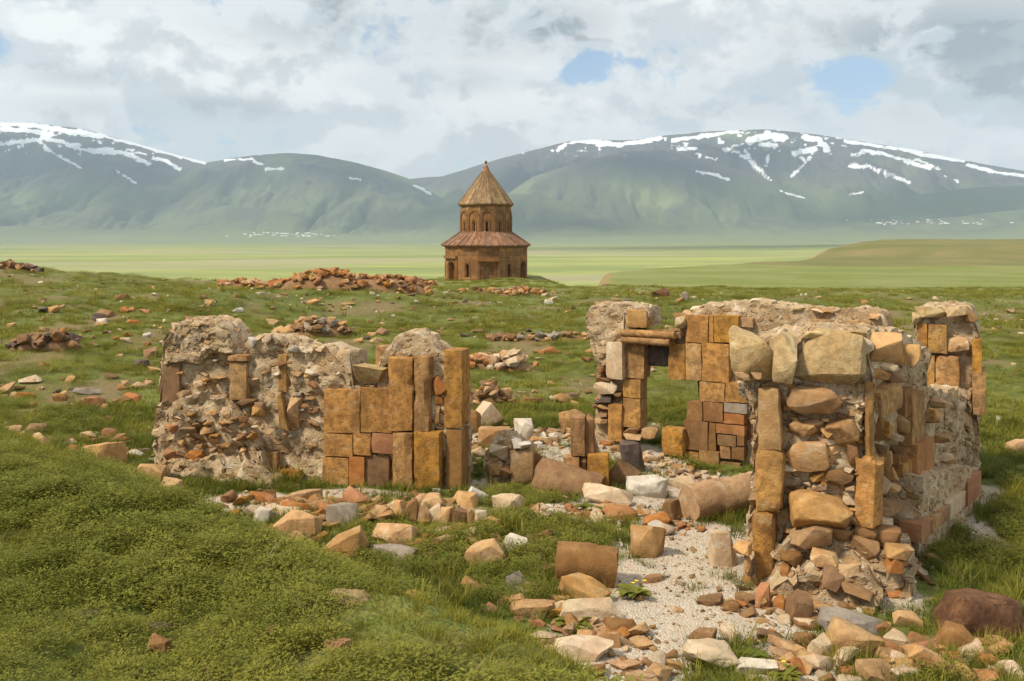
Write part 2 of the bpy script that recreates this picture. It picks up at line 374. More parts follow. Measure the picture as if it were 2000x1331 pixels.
# the air between here and the mountains
bm = bmesh.new(); bmesh.ops.create_cube(bm, size=1.0)
me = bpy.data.meshes.new('haze'); bm.to_mesh(me); bm.free()
hz = link('haze', me, loc=(0, 5400, 600), scale=(27000, 14400, 1300)); tag(hz, kind='stuff')
mh = bpy.data.materials.new('pale_air'); nt = nodes_of(mh); b = NB(nt)
vol = b.n('ShaderNodeVolumePrincipled', ins={'Color': (.62, .82, 1.0, 1), 'Density': 7.0e-5, 'Anisotropy': 0.0})
b.link(vol.outputs[0], b.n('ShaderNodeOutputMaterial').inputs['Volume'])
me.materials.append(mh)

# ------------------------------------------------------------------ stone materials
def mat_stone(name, c1, c2, lichen=(.50, .42, .26), lich_amt=.35, scale=1.0, bump=.6, dark=.35, vary=.35, courses=None):
    m, b, p = mat_new(name)
    oi = b.n('ShaderNodeObjectInfo')
    rnd = oi.outputs['Random']
    tc = b.n('ShaderNodeTexCoord').outputs['Object']
    off = b.vmath('MULTIPLY', b.n('ShaderNodeCombineXYZ', ins={0: rnd, 1: rnd, 2: rnd}).outputs[0], (37.0, 91.0, 53.0))
    v = b.vmath('ADD', tc, off)
    n1 = b.noise(v, 1.7*scale, 6, .6, .4); n2 = b.noise(v, 7*scale, 6, .62); n3 = b.noise(v, 30*scale, 5, .6); n4 = b.noise(v, 3.3*scale, 7, .65, .6)
    c = b.mix(b.ramp(n1, .36, .64), c1, c2)
    c = b.mix(b.math('MULTIPLY', b.ramp(n2, .58, .36), dark), c, tuple(x*.42 for x in c1))
    c = b.mix(b.math('MULTIPLY', b.ramp(n4, .54, .70), lich_amt), c, lichen)
    c = b.mix(b.math('MULTIPLY', b.ramp(n3, .62, .72), lich_amt*.8), c, tuple(min(1, x*1.25) for x in lichen))
    stv = b.noise(b.vmath('MULTIPLY', v, (5.0*scale, 5.0*scale, .7*scale)), 1.0, 5, .6)      # rain streaks
    c = b.mix(b.math('MULTIPLY', b.ramp(stv, .52, .72), .45), c, tuple(x*.5 for x in c2))
    if courses:
        br = b.n('ShaderNodeTexBrick', ins={'Vector': courses(b), 'Color1': (.62, .62, .62, 1), 'Color2': (1.15, 1.1, 1.0, 1), 'Mortar': (.5, .48, .45, 1), 'Scale': 1.0, 'Mortar Size': .012, 'Brick Width': .8, 'Row Height': .5, 'Bias': 0.1})
        c = b.mix(.75, c, br.outputs[0], 'MULTIPLY')
    val = b.math('MULTIPLY_ADD', rnd, vary, 1-vary*.5)
    hsv = b.n('ShaderNodeHueSaturation', ins={'Hue': b.math('MULTIPLY_ADD', b.math('FRACT', b.math('MULTIPLY', rnd, 7.31)), .007, .4965), 'Saturation': b.math('MULTIPLY_ADD', b.math('FRACT', b.math('MULTIPLY', rnd, 3.77)), .2, .9), 'Value': val, 'Color': c})
    b.link(hsv.outputs[0], p.inputs['Base Color'])
    h = b.math('ADD', b.math('MULTIPLY', n2, .6), b.math('MULTIPLY', n3, .4))
    add_bump(b, p, h, bump, .05/scale)
    return m
TUFF = (.45, .238, .074); TUFF2 = (.30, .145, .045)
M = {
 'ashlar': mat_stone('ochre_tuff_ashlar', TUFF, (.28, .145, .052), (.46, .34, .19), .5, 1.7, 1.0, .8, .24),
 'orange': mat_stone('orange_tuff', (.37, .165, .060), (.28, .115, .040), (.45, .31, .17), .3, 1.4, .5, .3, .25),
 'tan': mat_stone('tan_stone', (.44, .27, .125), (.36, .20, .085), (.54, .46, .33), .42, 1.6, .7, .35, .4),
 'pale': mat_stone('pale_stone', (.54, .42, .28), (.47, .32, .19), (.66, .61, .52), .5, 1.6, .7, .3, .25),
 'white': mat_stone('whitish_stone', (.56, .50, .42), (.46, .39, .30), (.66, .62, .55), .5, 1.8, .7, .3, .2),
 'grey': mat_stone('grey_stone', (.23, .19, .155), (.29, .24, .185), (.42, .37, .29), .35, 1.6, .6, .3, .3),
 'dark': mat_stone('dark_basalt', (.085, .062, .052), (.13, .088, .068), (.28, .22, .17), .25, 1.6, .8, .4, .3),
 'brown': mat_stone('brown_stone', (.25, .14, .062), (.19, .098, .043), (.38, .27, .14), .30, 1.5, .6, .35, .3),
 'rust': mat_stone('rusty_basalt', (.115, .050, .024), (.20, .092, .036), (.30, .19, .08), .25, 2.2, 1.0, .5, .2),
 'lichen': mat_stone('lichened_stone', (.40, .27, .12), (.43, .32, .16), (.54, .46, .30), .6, 2.0, 1.0, .5, .2),
}
m_core, b, p = mat_new('rubble_and_lime_mortar')
tc = b.n('ShaderNodeNewGeometry').outputs['Position']
n1 = b.noise(tc, 1.6, 6, .6, .5); n2 = b.noise(tc, 6.5, 7, .65, .4); n3 = b.noise(tc, 38, 5, .65)
warp = b.vmath('ADD', b.vmath('MULTIPLY', tc, (1, 1, 1.7)), b.vmath('MULTIPLY', b.n('ShaderNodeTexNoise', ins={'Vector': tc, 'Scale': 5.0, 'Detail': 3.0}).outputs['Color'], (.16, .16, .16)))
vo = b.n('ShaderNodeTexVoronoi', ins={'Vector': warp, 'Scale': 6.5, 'Randomness': 1.0})
vs = b.n('ShaderNodeTexVoronoi', ins={'Vector': warp, 'Scale': 24.0, 'Randomness': 1.0})
vr = b.n('ShaderNodeSeparateColor', ins={0: vo.outputs['Color']}); vr2 = b.n('ShaderNodeSeparateColor', ins={0: vs.outputs['Color']})
c = b.mix(b.ramp(n1, .35, .65), (.45, .335, .20), (.35, .235, .125))
c = b.mix(b.math('MULTIPLY', b.ramp(n2, .50, .68), .75), c, (.60, .51, .385))
c = b.mix(b.math('MULTIPLY', b.ramp(n2, .42, .30), .7), c, (.21, .13, .07))
small = b.math('MULTIPLY', b.ramp(vs.outputs['Distance'], .45, .30), b.ramp(vr2.outputs[1], .45, .6))
c = b.mix(b.math('MULTIPLY', small, .8), c, b.mix(vr2.outputs[0], (.30, .17, .075), (.62, .56, .46)))
big = b.math('MULTIPLY', b.ramp(vo.outputs['Distance'], .46, .36), b.ramp(vr.outputs[1], .48, .56))
c = b.mix(b.math('MULTIPLY', big, .85), c, b.mix(vr.outputs[0], (.26, .14, .058), (.46, .30, .15)))
b.link(c, p.inputs['Base Color'])
h = b.math('ADD', b.math('MULTIPLY_ADD', n3, .25, b.math('MULTIPLY', n2, .6)), b.math('ADD', b.math('MULTIPLY', big, .7), b.math('MULTIPLY', small, .22)))
add_bump(b, p, h, 1.0, .06)
M['core'] = m_core

# ------------------------------------------------------------------ stone shapes
def hull_mesh(name, seed, dims, n=16, bev=.05, box=.5, sub=0, amp=.03):
    """an angular broken stone of about the given size, resting round its centre"""
    r = random.Random(seed); bm = bmesh.new()
    for _ in range(n):
        while True:
            q = Vector((r.uniform(-1, 1), r.uniform(-1, 1), r.uniform(-1, 1)))
            if q.length > .35: break
        s = max(abs(q.x), abs(q.y), abs(q.z)); sph = q/q.length; cub = q/s
        q = sph.lerp(cub, box)*r.uniform(.86, 1.0)
        bm.verts.new((q.x*dims[0]/2, q.y*dims[1]/2, q.z*dims[2]/2))
    res = bmesh.ops.convex_hull(bm, input=bm.verts)
    bmesh.ops.delete(bm, geom=[g for g in res['geom_interior'] if isinstance(g, bmesh.types.BMVert)], context='VERTS')
    bmesh.ops.dissolve_limit(bm, angle_limit=.22, verts=bm.verts, edges=bm.edges)
    if bev: bmesh.ops.bevel(bm, geom=list(bm.edges), offset=bev*min(dims), segments=1, affect='EDGES', clamp_overlap=True)
    bmesh.ops.triangulate(bm, faces=bm.faces)
    if sub:
        bmesh.ops.subdivide_edges(bm, edges=bm.edges, cuts=sub, use_grid_fill=True)
        bmesh.ops.triangulate(bm, faces=bm.faces)
        V = np.array([v.co[:] for v in bm.verts]); k = 6.0/max(dims)
        N = np.stack([fbm(V[:, 0]*k+seed, V[:, 1]*k, V[:, 2]*k, s=200+a, o=4, g=.6) for a in range(3)], -1)*amp*.55*max(dims)
        for v, d in zip(bm.verts, N): v.co += Vector(d)
    bmesh.ops.recalc_face_normals(bm, faces=bm.faces)
    me = bpy.data.meshes.new(name); bm.to_mesh(me); bm.free()
    me.polygons.foreach_set('use_smooth', [True]*len(me.polygons)); me.set_sharp_from_angle(angle=math.radians(24))
    return me
def lattice(nx, ny, nz):
    """surface of a box of nx x ny x nz cells: unit coordinates and quads"""
    ids = {}; P = []; Fc = []
    def vid(i, j, k):
        if (i, j, k) not in ids: ids[(i, j, k)] = len(P); P.append((i/nx, j/ny, k/nz))
        return ids[(i, j, k)]
    for i in range(nx):
        for j in range(ny):
            Fc.append([vid(i, j, 0), vid(i, j+1, 0), vid(i+1, j+1, 0), vid(i+1, j, 0)])
            Fc.append([vid(i, j, nz), vid(i+1, j, nz), vid(i+1, j+1, nz), vid(i, j+1, nz)])
        for k in range(nz):
            Fc.append([vid(i, 0, k), vid(i+1, 0, k), vid(i+1, 0, k+1), vid(i, 0, k+1)])
            Fc.append([vid(i, ny, k), vid(i, ny, k+1), vid(i+1, ny, k+1), vid(i+1, ny, k)])
    for j in range(ny):
        for k in range(nz):
            Fc.append([vid(0, j, k), vid(0, j, k+1), vid(0, j+1, k+1), vid(0, j+1, k)])
            Fc.append([vid(nx, j, k), vid(nx, j+1, k), vid(nx, j+1, k+1), vid(nx, j, k+1)])
    return np.array(P), Fc
def finish(name, V, Fc, mat, ang=35):
    me = mesh_np(name, V, Fc, mat, True); me.set_sharp_from_angle(angle=math.radians(ang)); return me
def block_mesh(name, w, d, h, seed, mat, chip=.022, rough=.006, res=.075, taper=0.0):
    """a dressed block with worn arrises and chipped corners, centred"""
    cells = [max(2, min(14, int(round(a/res)))) for a in (w, d, h)]
    P, Fc = lattice(*cells); D = np.array([w, d, h]); V = (P-.5)*D
    dist = D/2-np.abs(V)                                            # to the three pairs of faces
    srt = np.sort(dist, 1)
    k = 1/.11
    nz = fbm(V[:, 0]*k+seed*3.1, V[:, 1]*k, V[:, 2]*k, s=seed % 97, o=3)
    big = np.clip(fbm(V[:, 0]*3+seed, V[:, 1]*3, V[:, 2]*3, s=seed % 89+7, o=2)*2.4-.5, 0, 1)
    cut = chip*(.55+.6*nz+2.6*big)
    cut = np.clip(cut, .15*chip, .45*min(D))
    for a in range(3):
        edge = (dist[:, a] < 1e-6) & (srt[:, 1] < res*.6)
        V[:, a] -= np.sign(V[:, a])*np.where(edge, cut*.6, 0)
    V += np.stack([fbm(V[:, 0]*6+seed, V[:, 1]*6, V[:, 2]*6, s=300+a, o=3) for a in range(3)], -1)*rough*1.6
    if taper: V[:, 0] *= 1+taper*(V[:, 2]/h)
    return finish(name, V, Fc, mat, 28)

class Wall:
    """a standing stretch of wall: origin and direction on the ground, front face towards the viewer"""
    def __init__(s, A, Bp, label, cat='ruin', name='chapel_ruin', group=None):
        s.O = Vector((A[0], A[1], 0)); e = Vector((Bp[0]-A[0], Bp[1]-A[1], 0)); s.L = e.length; s.e = e.normalized()
        s.n = Vector((s.e.y, -s.e.x, 0))                              # towards the viewer for walls that run to the right
        s.ang = math.atan2(s.e.y, s.e.x); s.seed = 1
        s.root = empty(name, s.O, label, cat, group)
    def sz(s, x, y, off=0.0):
        u, v = (x-1000)/F, (y-HY)/F
        c = (s.O+s.n*off); den = u*s.n.x+s.n.y
        t = (c.x*s.n.x+c.y*s.n.y)/den
        return (Vector((u*t, t, 0))-s.O).dot(s.e), ZC-v*t, t
    def local(s, a, off, z): return s.e*a+s.n*off+Vector((0, 0, z))
    def block(s, x0, y0, x1, y1, mat='ashlar', off=0.0, d=.28, name='block', chip=.011, gap=.0, label=None, rz=0.0, tilt=0.0, taper=0.0):
        s.seed += 1
        a0, zt, _ = s.sz(x0, y0, off); a1, _, _ = s.sz(x1, y0, off); xm = (x0+x1)/2
        zt = s.sz(xm, y0, off)[1]; zb = s.sz(xm, y1, off)[1]
        w, h = a1-a0-2*gap, zt-zb-2*gap
        me = block_mesh(name, w, d, h, s.seed*7+int(x0), M[mat], chip, taper=taper)
        o = link(name, me, s.root, s.local((a0+a1)/2, off-d/2, (zt+zb)/2), (0, tilt, s.ang+rz))
        if label: o['label'] = label
        return o
    def stone(s, x, y, wpx, hpx, mat='tan', off=0.0, depth=None, tilt=0.0, name='stone', box=.55, n=15, rz=0.0):
        s.seed += 1
        a, z, t = s.sz(x, y, off); w, h = wpx*t/F, hpx*t/F
        dp = depth or (w+h)*.5
        me = hull_mesh(name, s.seed*13+int(x*3+y), (w*1.15, dp, h*1.15), n, .02, box, 3 if w > .45 else 2 if w > .25 else 1, .05 if w > .45 else .035); me.materials.append(M[mat])
        return link(name, me, s.root, s.local(a, off-dp*.24, z), (0, tilt, s.ang+rz))
    def core(s, top, th=.55, off=0.0, bottom=-.15, x0=None, x1=None, amp=.06, res=.05, name='rubble_core', yb=None):
        """lime rubble core under a skyline given in photo pixels; yb gives a raised underside"""
        s.seed += 1
        xs = [q[0] for q in top]
        A = [s.sz(x, y, off)[:2] for x, y in top]
        sa = np.array([q[0] for q in A]); za = np.array([q[1] for q in A])
        s0, s1 = sa.min(), sa.max(); hmax = za.max()-bottom
        nx, nz_, ny = max(4, int((s1-s0)/res)), max(4, int(hmax/res)), max(3, int(th/(res*1.5)))
        P, Fc = lattice(nx, ny, nz_)
        S = s0+P[:, 0]*(s1-s0); T = np.interp(S, sa, za)
        Bt = np.full_like(S, bottom) if yb is None else np.interp(S, *zip(*[s.sz(x, y, off)[:2] for x, y in yb]))
        Zv = Bt+P[:, 2]*(T-Bt)
        N = off-th+P[:, 1]*0+ (1-P[:, 1])*th                           # b=0 is the front
        q = s.seed*5.0
        lump = lambda k, sd: fbm(S*k+q, N*k, Zv*k*1.3, s=sd, o=4, g=.6)
        edge = np.clip(P[:, 2]*6, 0, 1)
        dn = amp*1.5*lump(2.6, 401)+amp*.75*(.5-2*np.abs(lump(5, 402)))
        ds = amp*1.3*lump(3, 403)+amp*.6*lump(10, 404); dz = amp*1.0*lump(3.2, 405)+amp*1.3*(.4-2*np.abs(lump(7, 406)))
        V = np.stack([S+ds, N+dn-.02, Zv+dz*edge], -1)
        e, n = s.e, s.n
        W = np.stack([e.x*V[:, 0]+n.x*V[:, 1], e.y*V[:, 0]+n.y*V[:, 1], V[:, 2]], -1)
        # crisp stony facets: snap a little towards a coarse cell pattern
        return link(name, finish(name, W, Fc, M['core'], 45), s.root)

# ------------------------------------------------------------------ west wall of the chapel (left in the photograph)
wl = Wall(gpt(306, 918)[:2], gpt(893, 955)[:2], 'long broken chapel wall with bare rubble core and ochre facing slabs beside grassy mound')
wl.core([(308, 712), (322, 665), (338, 638), (352, 627), (400, 627), (432, 633), (447, 652), (458, 676), (468, 690), (480, 668), (492, 660), (540, 659), (560, 673), (585, 681), (602, 684), (640, 682), (687, 691), (690, 752), (742, 756)], th=.62, amp=.065)
wl.core([(738, 752), (742, 700), (757, 680), (770, 662), (790, 652), (812, 651), (838, 668), (862, 690), (880, 702), (898, 715)], th=.55, off=.02, amp=.06)
wl.core([(320, 668), (338, 640), (352, 630), (400, 629), (432, 634), (447, 652), (452, 690)], th=.32, off=.14, amp=.08, yb=[(320, 712), (352, 706), (385, 712), (410, 690), (452, 692)])
wl.core([(300, 800), (345, 790), (400, 770), (450, 800), (490, 850), (520, 905), (545, 950)], th=.45, off=.22, amp=.10)   # collapsed foot of the wall
wl.core([(330, 905), (400, 895), (470, 905), (520, 940), (560, 960)], th=.4, off=.48, amp=.10)
for a in [(632, 762, 703, 847), (704, 760, 765, 846), (631, 848, 688, 893), (689, 847, 724, 891), (629, 894, 680, 962), (503, 884, 540, 966)]:
    wl.block(*a, off=.10)
wl.block(725, 847, 770, 887, 'orange', off=.11); wl.block(681, 893, 711, 962, 'orange', off=.10); wl.block(711, 889, 760, 964, 'brown', off=.06)
wl.block(545, 920, 584, 966, 'orange', off=.12)
wl.block(733, 677, 756, 756, off=-.06, d=.3); wl.block(756, 682, 772, 760, off=.02, d=.3)
wl.block(756, 699, 806, 844, off=.17, d=.3, chip=.03); wl.block(807, 697, 838, 845, off=.19, d=.3, chip=.03)
wl.block(765, 846, 805, 962, off=.19, d=.35, chip=.03); wl.block(806, 844, 858, 966, 'ashlar', off=.22, d=.4, chip=.035)
wl.block(866, 684, 903, 838, off=.10, d=.4, chip=.03); wl.block(870, 840, 902, 962, 'brown', off=.11, d=.4, chip=.03)
wl.block(446, 708, 481, 783, off=.10, d=.3); wl.block(440, 694, 482, 707, off=.14, d=.34, name='capital', chip=.03)
wl.block(316, 704, 350, 797, 'brown', off=.10, d=.5); wl.block(308, 798, 330, 892, off=.12, d=.5); wl.block(541, 692, 560, 768, off=.04, d=.2, chip=.05)
for x, y, w, h, mt, t in [(553, 806, 24, 80, 'ashlar', -.12), (572, 802, 26, 78, 'tan', .15), (858, 754, 38, 40, 'orange', .1), (855, 782, 22, 16, 'orange', 0), (854, 810, 12, 40, 'tan', .1),
                          (505, 798, 26, 22, 'brown', .2), (480, 786, 40, 16, 'brown', 0), (610, 752, 22, 15, 'orange', 0), (660, 731, 8, 8, 'pale', 0), (594, 793, 24, 8, 'brown', 0),
                          (430, 652, 34, 30, 'tan', .1), (345, 640, 30, 18, 'pale', 0), (400, 690, 30, 14, 'tan', -.2), (490, 668, 20, 16, 'white', .5), (520, 664, 22, 14, 'pale', -.3), (571, 682, 22, 14, 'grey', 0)]:
    wl.stone(x, y, w, h, mt, off=.08, tilt=t)
for zx, zy, w, h in [(165, 742, 85, 44), (265, 755, 100, 34), (380, 756, 110, 36), (500, 752, 80, 34), (592, 797, 85, 40), (480, 850, 90, 30), (165, 906, 110, 66), (232, 896, 60, 52), (305, 910, 130, 56),
                     (445, 914, 60, 34), (155, 970, 100, 50), (288, 986, 66, 34), (405, 972, 100, 36), (278, 1060, 95, 62), (490, 1112, 90, 44), (420, 786, 80, 24), (378, 710, 76, 22), (492, 710, 84, 26),
                     (543, 690, 60, 18), (240, 540, 66, 50), (280, 600, 90, 38), (205, 405, 90, 26), (448, 436, 95, 20), (325, 720, 50, 26), (410, 650, 60, 22), (605, 725, 50, 22), (655, 795, 40, 42), (690, 640, 60, 80),
                     (375, 445, 44, 24), (195, 1020, 70, 50), (380, 1040, 60, 40), (560, 1010, 60, 36), (640, 960, 50, 34), (520, 1060, 70, 30), (350, 1140, 120, 40), (660, 1150, 80, 40), (290, 660, 60, 30), (560, 930, 50, 26), (600, 880, 44, 24), (230, 830, 40, 26), (340, 850, 46, 24), (420, 880, 40, 20)]:
    wl.stone(280+zx*.32, 600+zy*.32, w*.32, h*.36, ['tan', 'brown', 'ashlar', 'orange'][int(zx+zy) % 4], off=.30 if zy > 620 else .10, depth=.26, tilt=((zx*7) % 20-10)*.012)
rq = random.Random(21)
for i in range(60):                                                   # smaller stones showing in the core
    x = rq.uniform(322, 625); y = rq.uniform(690 if x > 450 else 640, 955)
    sz_ = rq.uniform(7, 20); wl.stone(x, y, sz_*1.5, sz_*rq.uniform(.5, .9), rq.choice(['tan', 'brown', 'pale', 'white', 'tan', 'grey']), off=.24 if y > 800 and x < 500 else .05, depth=.16, tilt=rq.uniform(-.3, .3))
for i in range(34):                                                   # broken stones along the ragged top
    x = 326+i*11+rq.uniform(-4, 4); yy = np.interp(x, [322, 338, 352, 400, 432, 458, 468, 480, 540, 585, 640, 687], [664, 638, 627, 627, 634, 678, 690, 668, 660, 681, 682, 690])
    wl.stone(x, yy+rq.uniform(1, 8), rq.uniform(10, 30), rq.uniform(6, 13), rq.choice(['tan', 'pale', 'lichen', 'tan', 'brown']), off=rq.uniform(-.4, .05), depth=.22, tilt=rq.uniform(-.3, .3))
capstone = wl.stone(720, 730, 68, 36, 'lichen', off=.1, depth=.45, box=.75, n=22)

# ------------------------------------------------------------------ doorway wall at the back
wd = Wall(gpt(1160, 868)[:2], gpt(1450, 912)[:2], 'ochre ashlar wall with broken doorway and twin roll moulding lintel')
Z3 = lambda zx, zy: (1120+.2929*zx, 570+.2929*zy)
def dblk(x0, y0, x1, y1, mat='ashlar', off=.0, d=.3, **k):
    return wd.block(*Z3(x0, y0), *Z3(x1, y1), mat, off, d, **k)
wd.core([Z3(150, 480), Z3(215, 470), Z3(330, 480)], th=.5, off=-.10, amp=.05)
wd.core([Z3(92, 160), Z3(110, 110), Z3(150, 92), Z3(340, 90), Z3(480, 98), Z3(494, 130)], th=.6, off=.06, amp=.06, yb=[Z3(92, 330), Z3(150, 500), Z3(330, 480), Z3(340, 250), Z3(494, 240)])
for a in [(215, 335, 325, 585, 'pale', .12), (330, 345, 470, 580), (328, 581, 447, 710), (327, 712, 447, 906), (228, 750, 322, 1000, 'ashlar', .05),
          (745, 158, 898, 342), (901, 158, 934, 342), (936, 160, 1100, 342), (632, 346, 742, 588), (745, 345, 853, 592), (855, 346, 1036, 604), (838, 606, 1010, 735), (1012, 606, 1165, 741),
          (752, 737, 858, 862, 'brown'), (864, 738, 996, 870, 'brown'), (735, 864, 895, 1060, 'brown', .02), (900, 872, 950, 1062, 'brown', .0), (728, 1064, 835, 1222), (838, 1064, 968, 1250, 'ashlar', .04),
          (1000, 745, 1155, 812, 'grey'), (1000, 815, 1140, 885, 'orange'), (950, 888, 1140, 953, 'orange'), (960, 956, 1084, 1030, 'brown'), (1087, 958, 1140, 1030, 'brown'), (975, 1033, 1046, 1115), (1050, 1033, 1140, 1125, 'brown'), (975, 1140, 1110, 1205, 'brown'), (1000, 1207, 1120, 1255, 'brown'),
          (1142, 860, 1212, 1020, 'brown', -.15)]:
    dblk(*a)
dblk(582, 912, 730, 1098, 'ashlar', off=.16, d=.3, chip=.04)
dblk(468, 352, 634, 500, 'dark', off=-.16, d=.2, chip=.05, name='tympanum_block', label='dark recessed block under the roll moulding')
dblk(342, 120, 490, 245, 'tan', off=.10, d=.3, chip=.05)
for y, x1 in ((275, 672), (322, 640)):                                  # twin roll moulding
    a0, z, t = wd.sz(*Z3(320, y), .16); a1 = wd.sz(*Z3(x1, y), .16)[0]; r = 25*.2929*t/F
    nS, nR = 40, 14; V = []; Fc = []
    for i in range(nS+1):
        for j in range(nR):
            an = 2*math.pi*j/nR; rr = r*(1+.045*math.sin(an*2+i*1.1))
            V.append(wd.local(a0+(a1-a0)*i/nS, .13+rr*math.cos(an), z+rr*math.sin(an)))
    for i in range(nS):
        for j in range(nR): Fc.append([i*nR+j, (i+1)*nR+j, (i+1)*nR+(j+1) % nR, i*nR+(j+1) % nR])
    Fc.append(list(range(nR))); Fc.append([nS*nR+j for j in range(nR)][::-1])
    link('roll_moulding', finish('roll_moulding', np.array([v[:] for v in V]), Fc, M['ashlar'], 50), wd.root)
dblk(330, 255, 668, 342, 'brown', off=.06, d=.3, name='lintel')
for zx, zy, w, h, mt in [(215, 640, 150, 85, 'pale'), (200, 715, 120, 60, 'dark'), (152, 765, 40, 45, 'brown'), (210, 765, 90, 40, 'tan'), (185, 815, 90, 65, 'brown'), (185, 525, 60, 60, 'brown'), (200, 585, 100, 40, 'brown'), (180, 860, 110, 40, 'tan'), (300, 690, 44, 40, 'brown'),
                         (700, 290, 60, 44, 'brown'), (715, 200, 70, 90, 'lichen'), (390, 930, 130, 44, 'brown'), (400, 965, 120, 40, 'tan'), (190, 1040, 120, 70, 'orange'), (500, 950, 110, 70, 'tan')]:
    wd.stone(*Z3(zx, zy), w*.2929, h*.2929, mt, off=.0, depth=.4, box=.8)
wd.core([(1326, 622), (1345, 612), (1366, 598), (1420, 591), (1460, 588), (1500, 592), (1560, 600), (1620, 606), (1680, 606), (1722, 612), (1732, 640)], th=.55, off=-.14, amp=.055, yb=[(1326, 742), (1364, 742), (1372, 935), (1732, 1010)])
rr = random.Random(5)
for i in range(26):
    x = 1345+i*15+rr.uniform(-5, 5); yy = np.interp(x, [1340, 1366, 1420, 1460, 1560, 1680, 1732], [612, 598, 591, 588, 600, 606, 620])
    wd.stone(x, yy+rr.uniform(0, 7), rr.uniform(18, 46), rr.uniform(7, 13), rr.choice(['tan', 'pale', 'lichen', 'tan']), off=rr.uniform(-.5, -.1), depth=.32, tilt=rr.uniform(-.1, .1))
wd.block(1583, 626, 1700, 640, off=-.04, d=.3); wd.block(1440, 622, 1470, 640, 'tan', off=-.06)

# ------------------------------------------------------------------ near pier of the south wall (right in the photograph)
wr = Wall((2.58, 10.62), (4.35, 10.0), 'tall leaning ruin end with lichened cap boulders and a split ochre slab edge', name='ruined_pier', cat='ruin')
Z2 = lambda zx, zy: (1380+.496*zx, 580+.496*zy)
wr.core([Z2(170, 340), Z2(200, 180), Z2(300, 150), Z2(420, 150), Z2(560, 150), Z2(640, 170), Z2(655, 300)], th=1.0, off=.07, amp=.10, bottom=-.2)
wr.core([Z2(130, 330), Z2(260, 300), Z2(600, 310), Z2(625, 330)], th=.8, off=.10, amp=.09, yb=[Z2(130, 380), Z2(180, 480), Z2(300, 420), Z2(520, 520), Z2(625, 520)])
wr.core([Z2(300, 670), Z2(420, 660), Z2(580, 680)], th=.5, off=.06, amp=.07, yb=[Z2(300, 800), Z2(580, 800)])
wr.core([Z2(150, 1060), Z2(300, 960), Z2(420, 930), Z2(560, 960), Z2(700, 1010), Z2(800, 1060)], th=.9, off=.30, amp=.12, bottom=-.25)
wr.core([Z2(180, 1200), Z2(320, 1110), Z2(470, 1080), Z2(620, 1110), Z2(690, 1180)], th=.8, off=.72, amp=.10, bottom=-.25)
R2 = lambda x0, y0, x1, y1, mat='ashlar', off=.3, d=.6, **k: wr.block(*Z2(x0, y0), *Z2(x1, y1), mat, off, d, **k)
R2(200, 362, 292, 610, 'tan', .32, .4, chip=.045, tilt=-.03, taper=-.12); R2(190, 606, 302, 858, 'ashlar', .34, .45, chip=.06, tilt=.025, taper=.14); R2(183, 855, 268, 1130, 'ashlar', .38, .5, chip=.07, tilt=-.04, taper=.18)
R2(622, 332, 660, 655, 'ashlar', .16, .3, chip=.03); R2(596, 635, 688, 918, 'ashlar', .24, .3, chip=.05, rz=-.35, tilt=.03, taper=.1)
for zx, zy, w, h, mt, off, t in [(168, 228, 190, 220, 'lichen', .30, .05), (306, 245, 120, 190, 'lichen', .34, -.15), (465, 240, 290, 220, 'lichen', .30, .04), (145, 308, 66, 38, 'tan', .34, .1), (195, 310, 44, 34, 'tan', .34, 0),
      (418, 405, 220, 120, 'tan', .22, .03), (620, 202, 70, 84, 'pale', .16, 0), (708, 202, 125, 125, 'tan', .02, 0), (560, 160, 130, 50, 'lichen', .1, .05), (450, 150, 160, 36, 'lichen', .1, -.05),
      (380, 522, 110, 56, 'ashlar', .16, .05), (398, 628, 165, 120, 'tan', .20, -.12), (500, 605, 150, 165, 'tan', .14, .3), (525, 530, 140, 115, 'ashlar', .16, .1), (575, 615, 56, 95, 'brown', .12, 0),
      (515, 706, 125, 62, 'brown', .14, 0), (442, 852, 236, 150, 'tan', .32, -.04), (400, 948, 170, 96, 'tan', .40, -.12), (540, 945, 110, 66, 'brown', .2, .1), (625, 935, 90, 80, 'brown', .2, 0), (620, 1000, 110, 90, 'brown', .3, .2),
      (700, 960, 130, 100, 'brown', .1, 0), (760, 1012, 110, 44, 'tan', .4, 0), (330, 1035, 80, 50, 'brown', .5, 0), (460, 1040, 110, 60, 'tan', .6, .15), (545, 1100, 110, 70, 'tan', .7, -.1), (490, 1110, 90, 90, 'brown', .75, .4),
      (310, 1085, 40, 50, 'orange', .6, 0), (140, 1000, 70, 50, 'tan', .6, 0), (160, 1060, 30, 80, 'tan', .55, 0), (590, 1160, 150, 36, 'brown', .8, .3), (740, 1060, 80, 60, 'orange', .4, 0)]:
    wr.stone(*Z2(zx, zy), w*.496, h*.496, mt, off=off, depth=None if h > 60 else .3, tilt=t, box=.6, n=20)
rq = random.Random(22)
for i in range(90):
    x, y = Z2(rq.uniform(310, 620), rq.uniform(340, 960)); sz_ = rq.uniform(10, 30)
    wr.stone(x, y, sz_*1.4, sz_*rq.uniform(.5, .9), rq.choice(['tan', 'brown', 'pale', 'tan', 'ashlar']), off=rq.uniform(.06, .16), depth=.25, tilt=rq.uniform(-.3, .3))
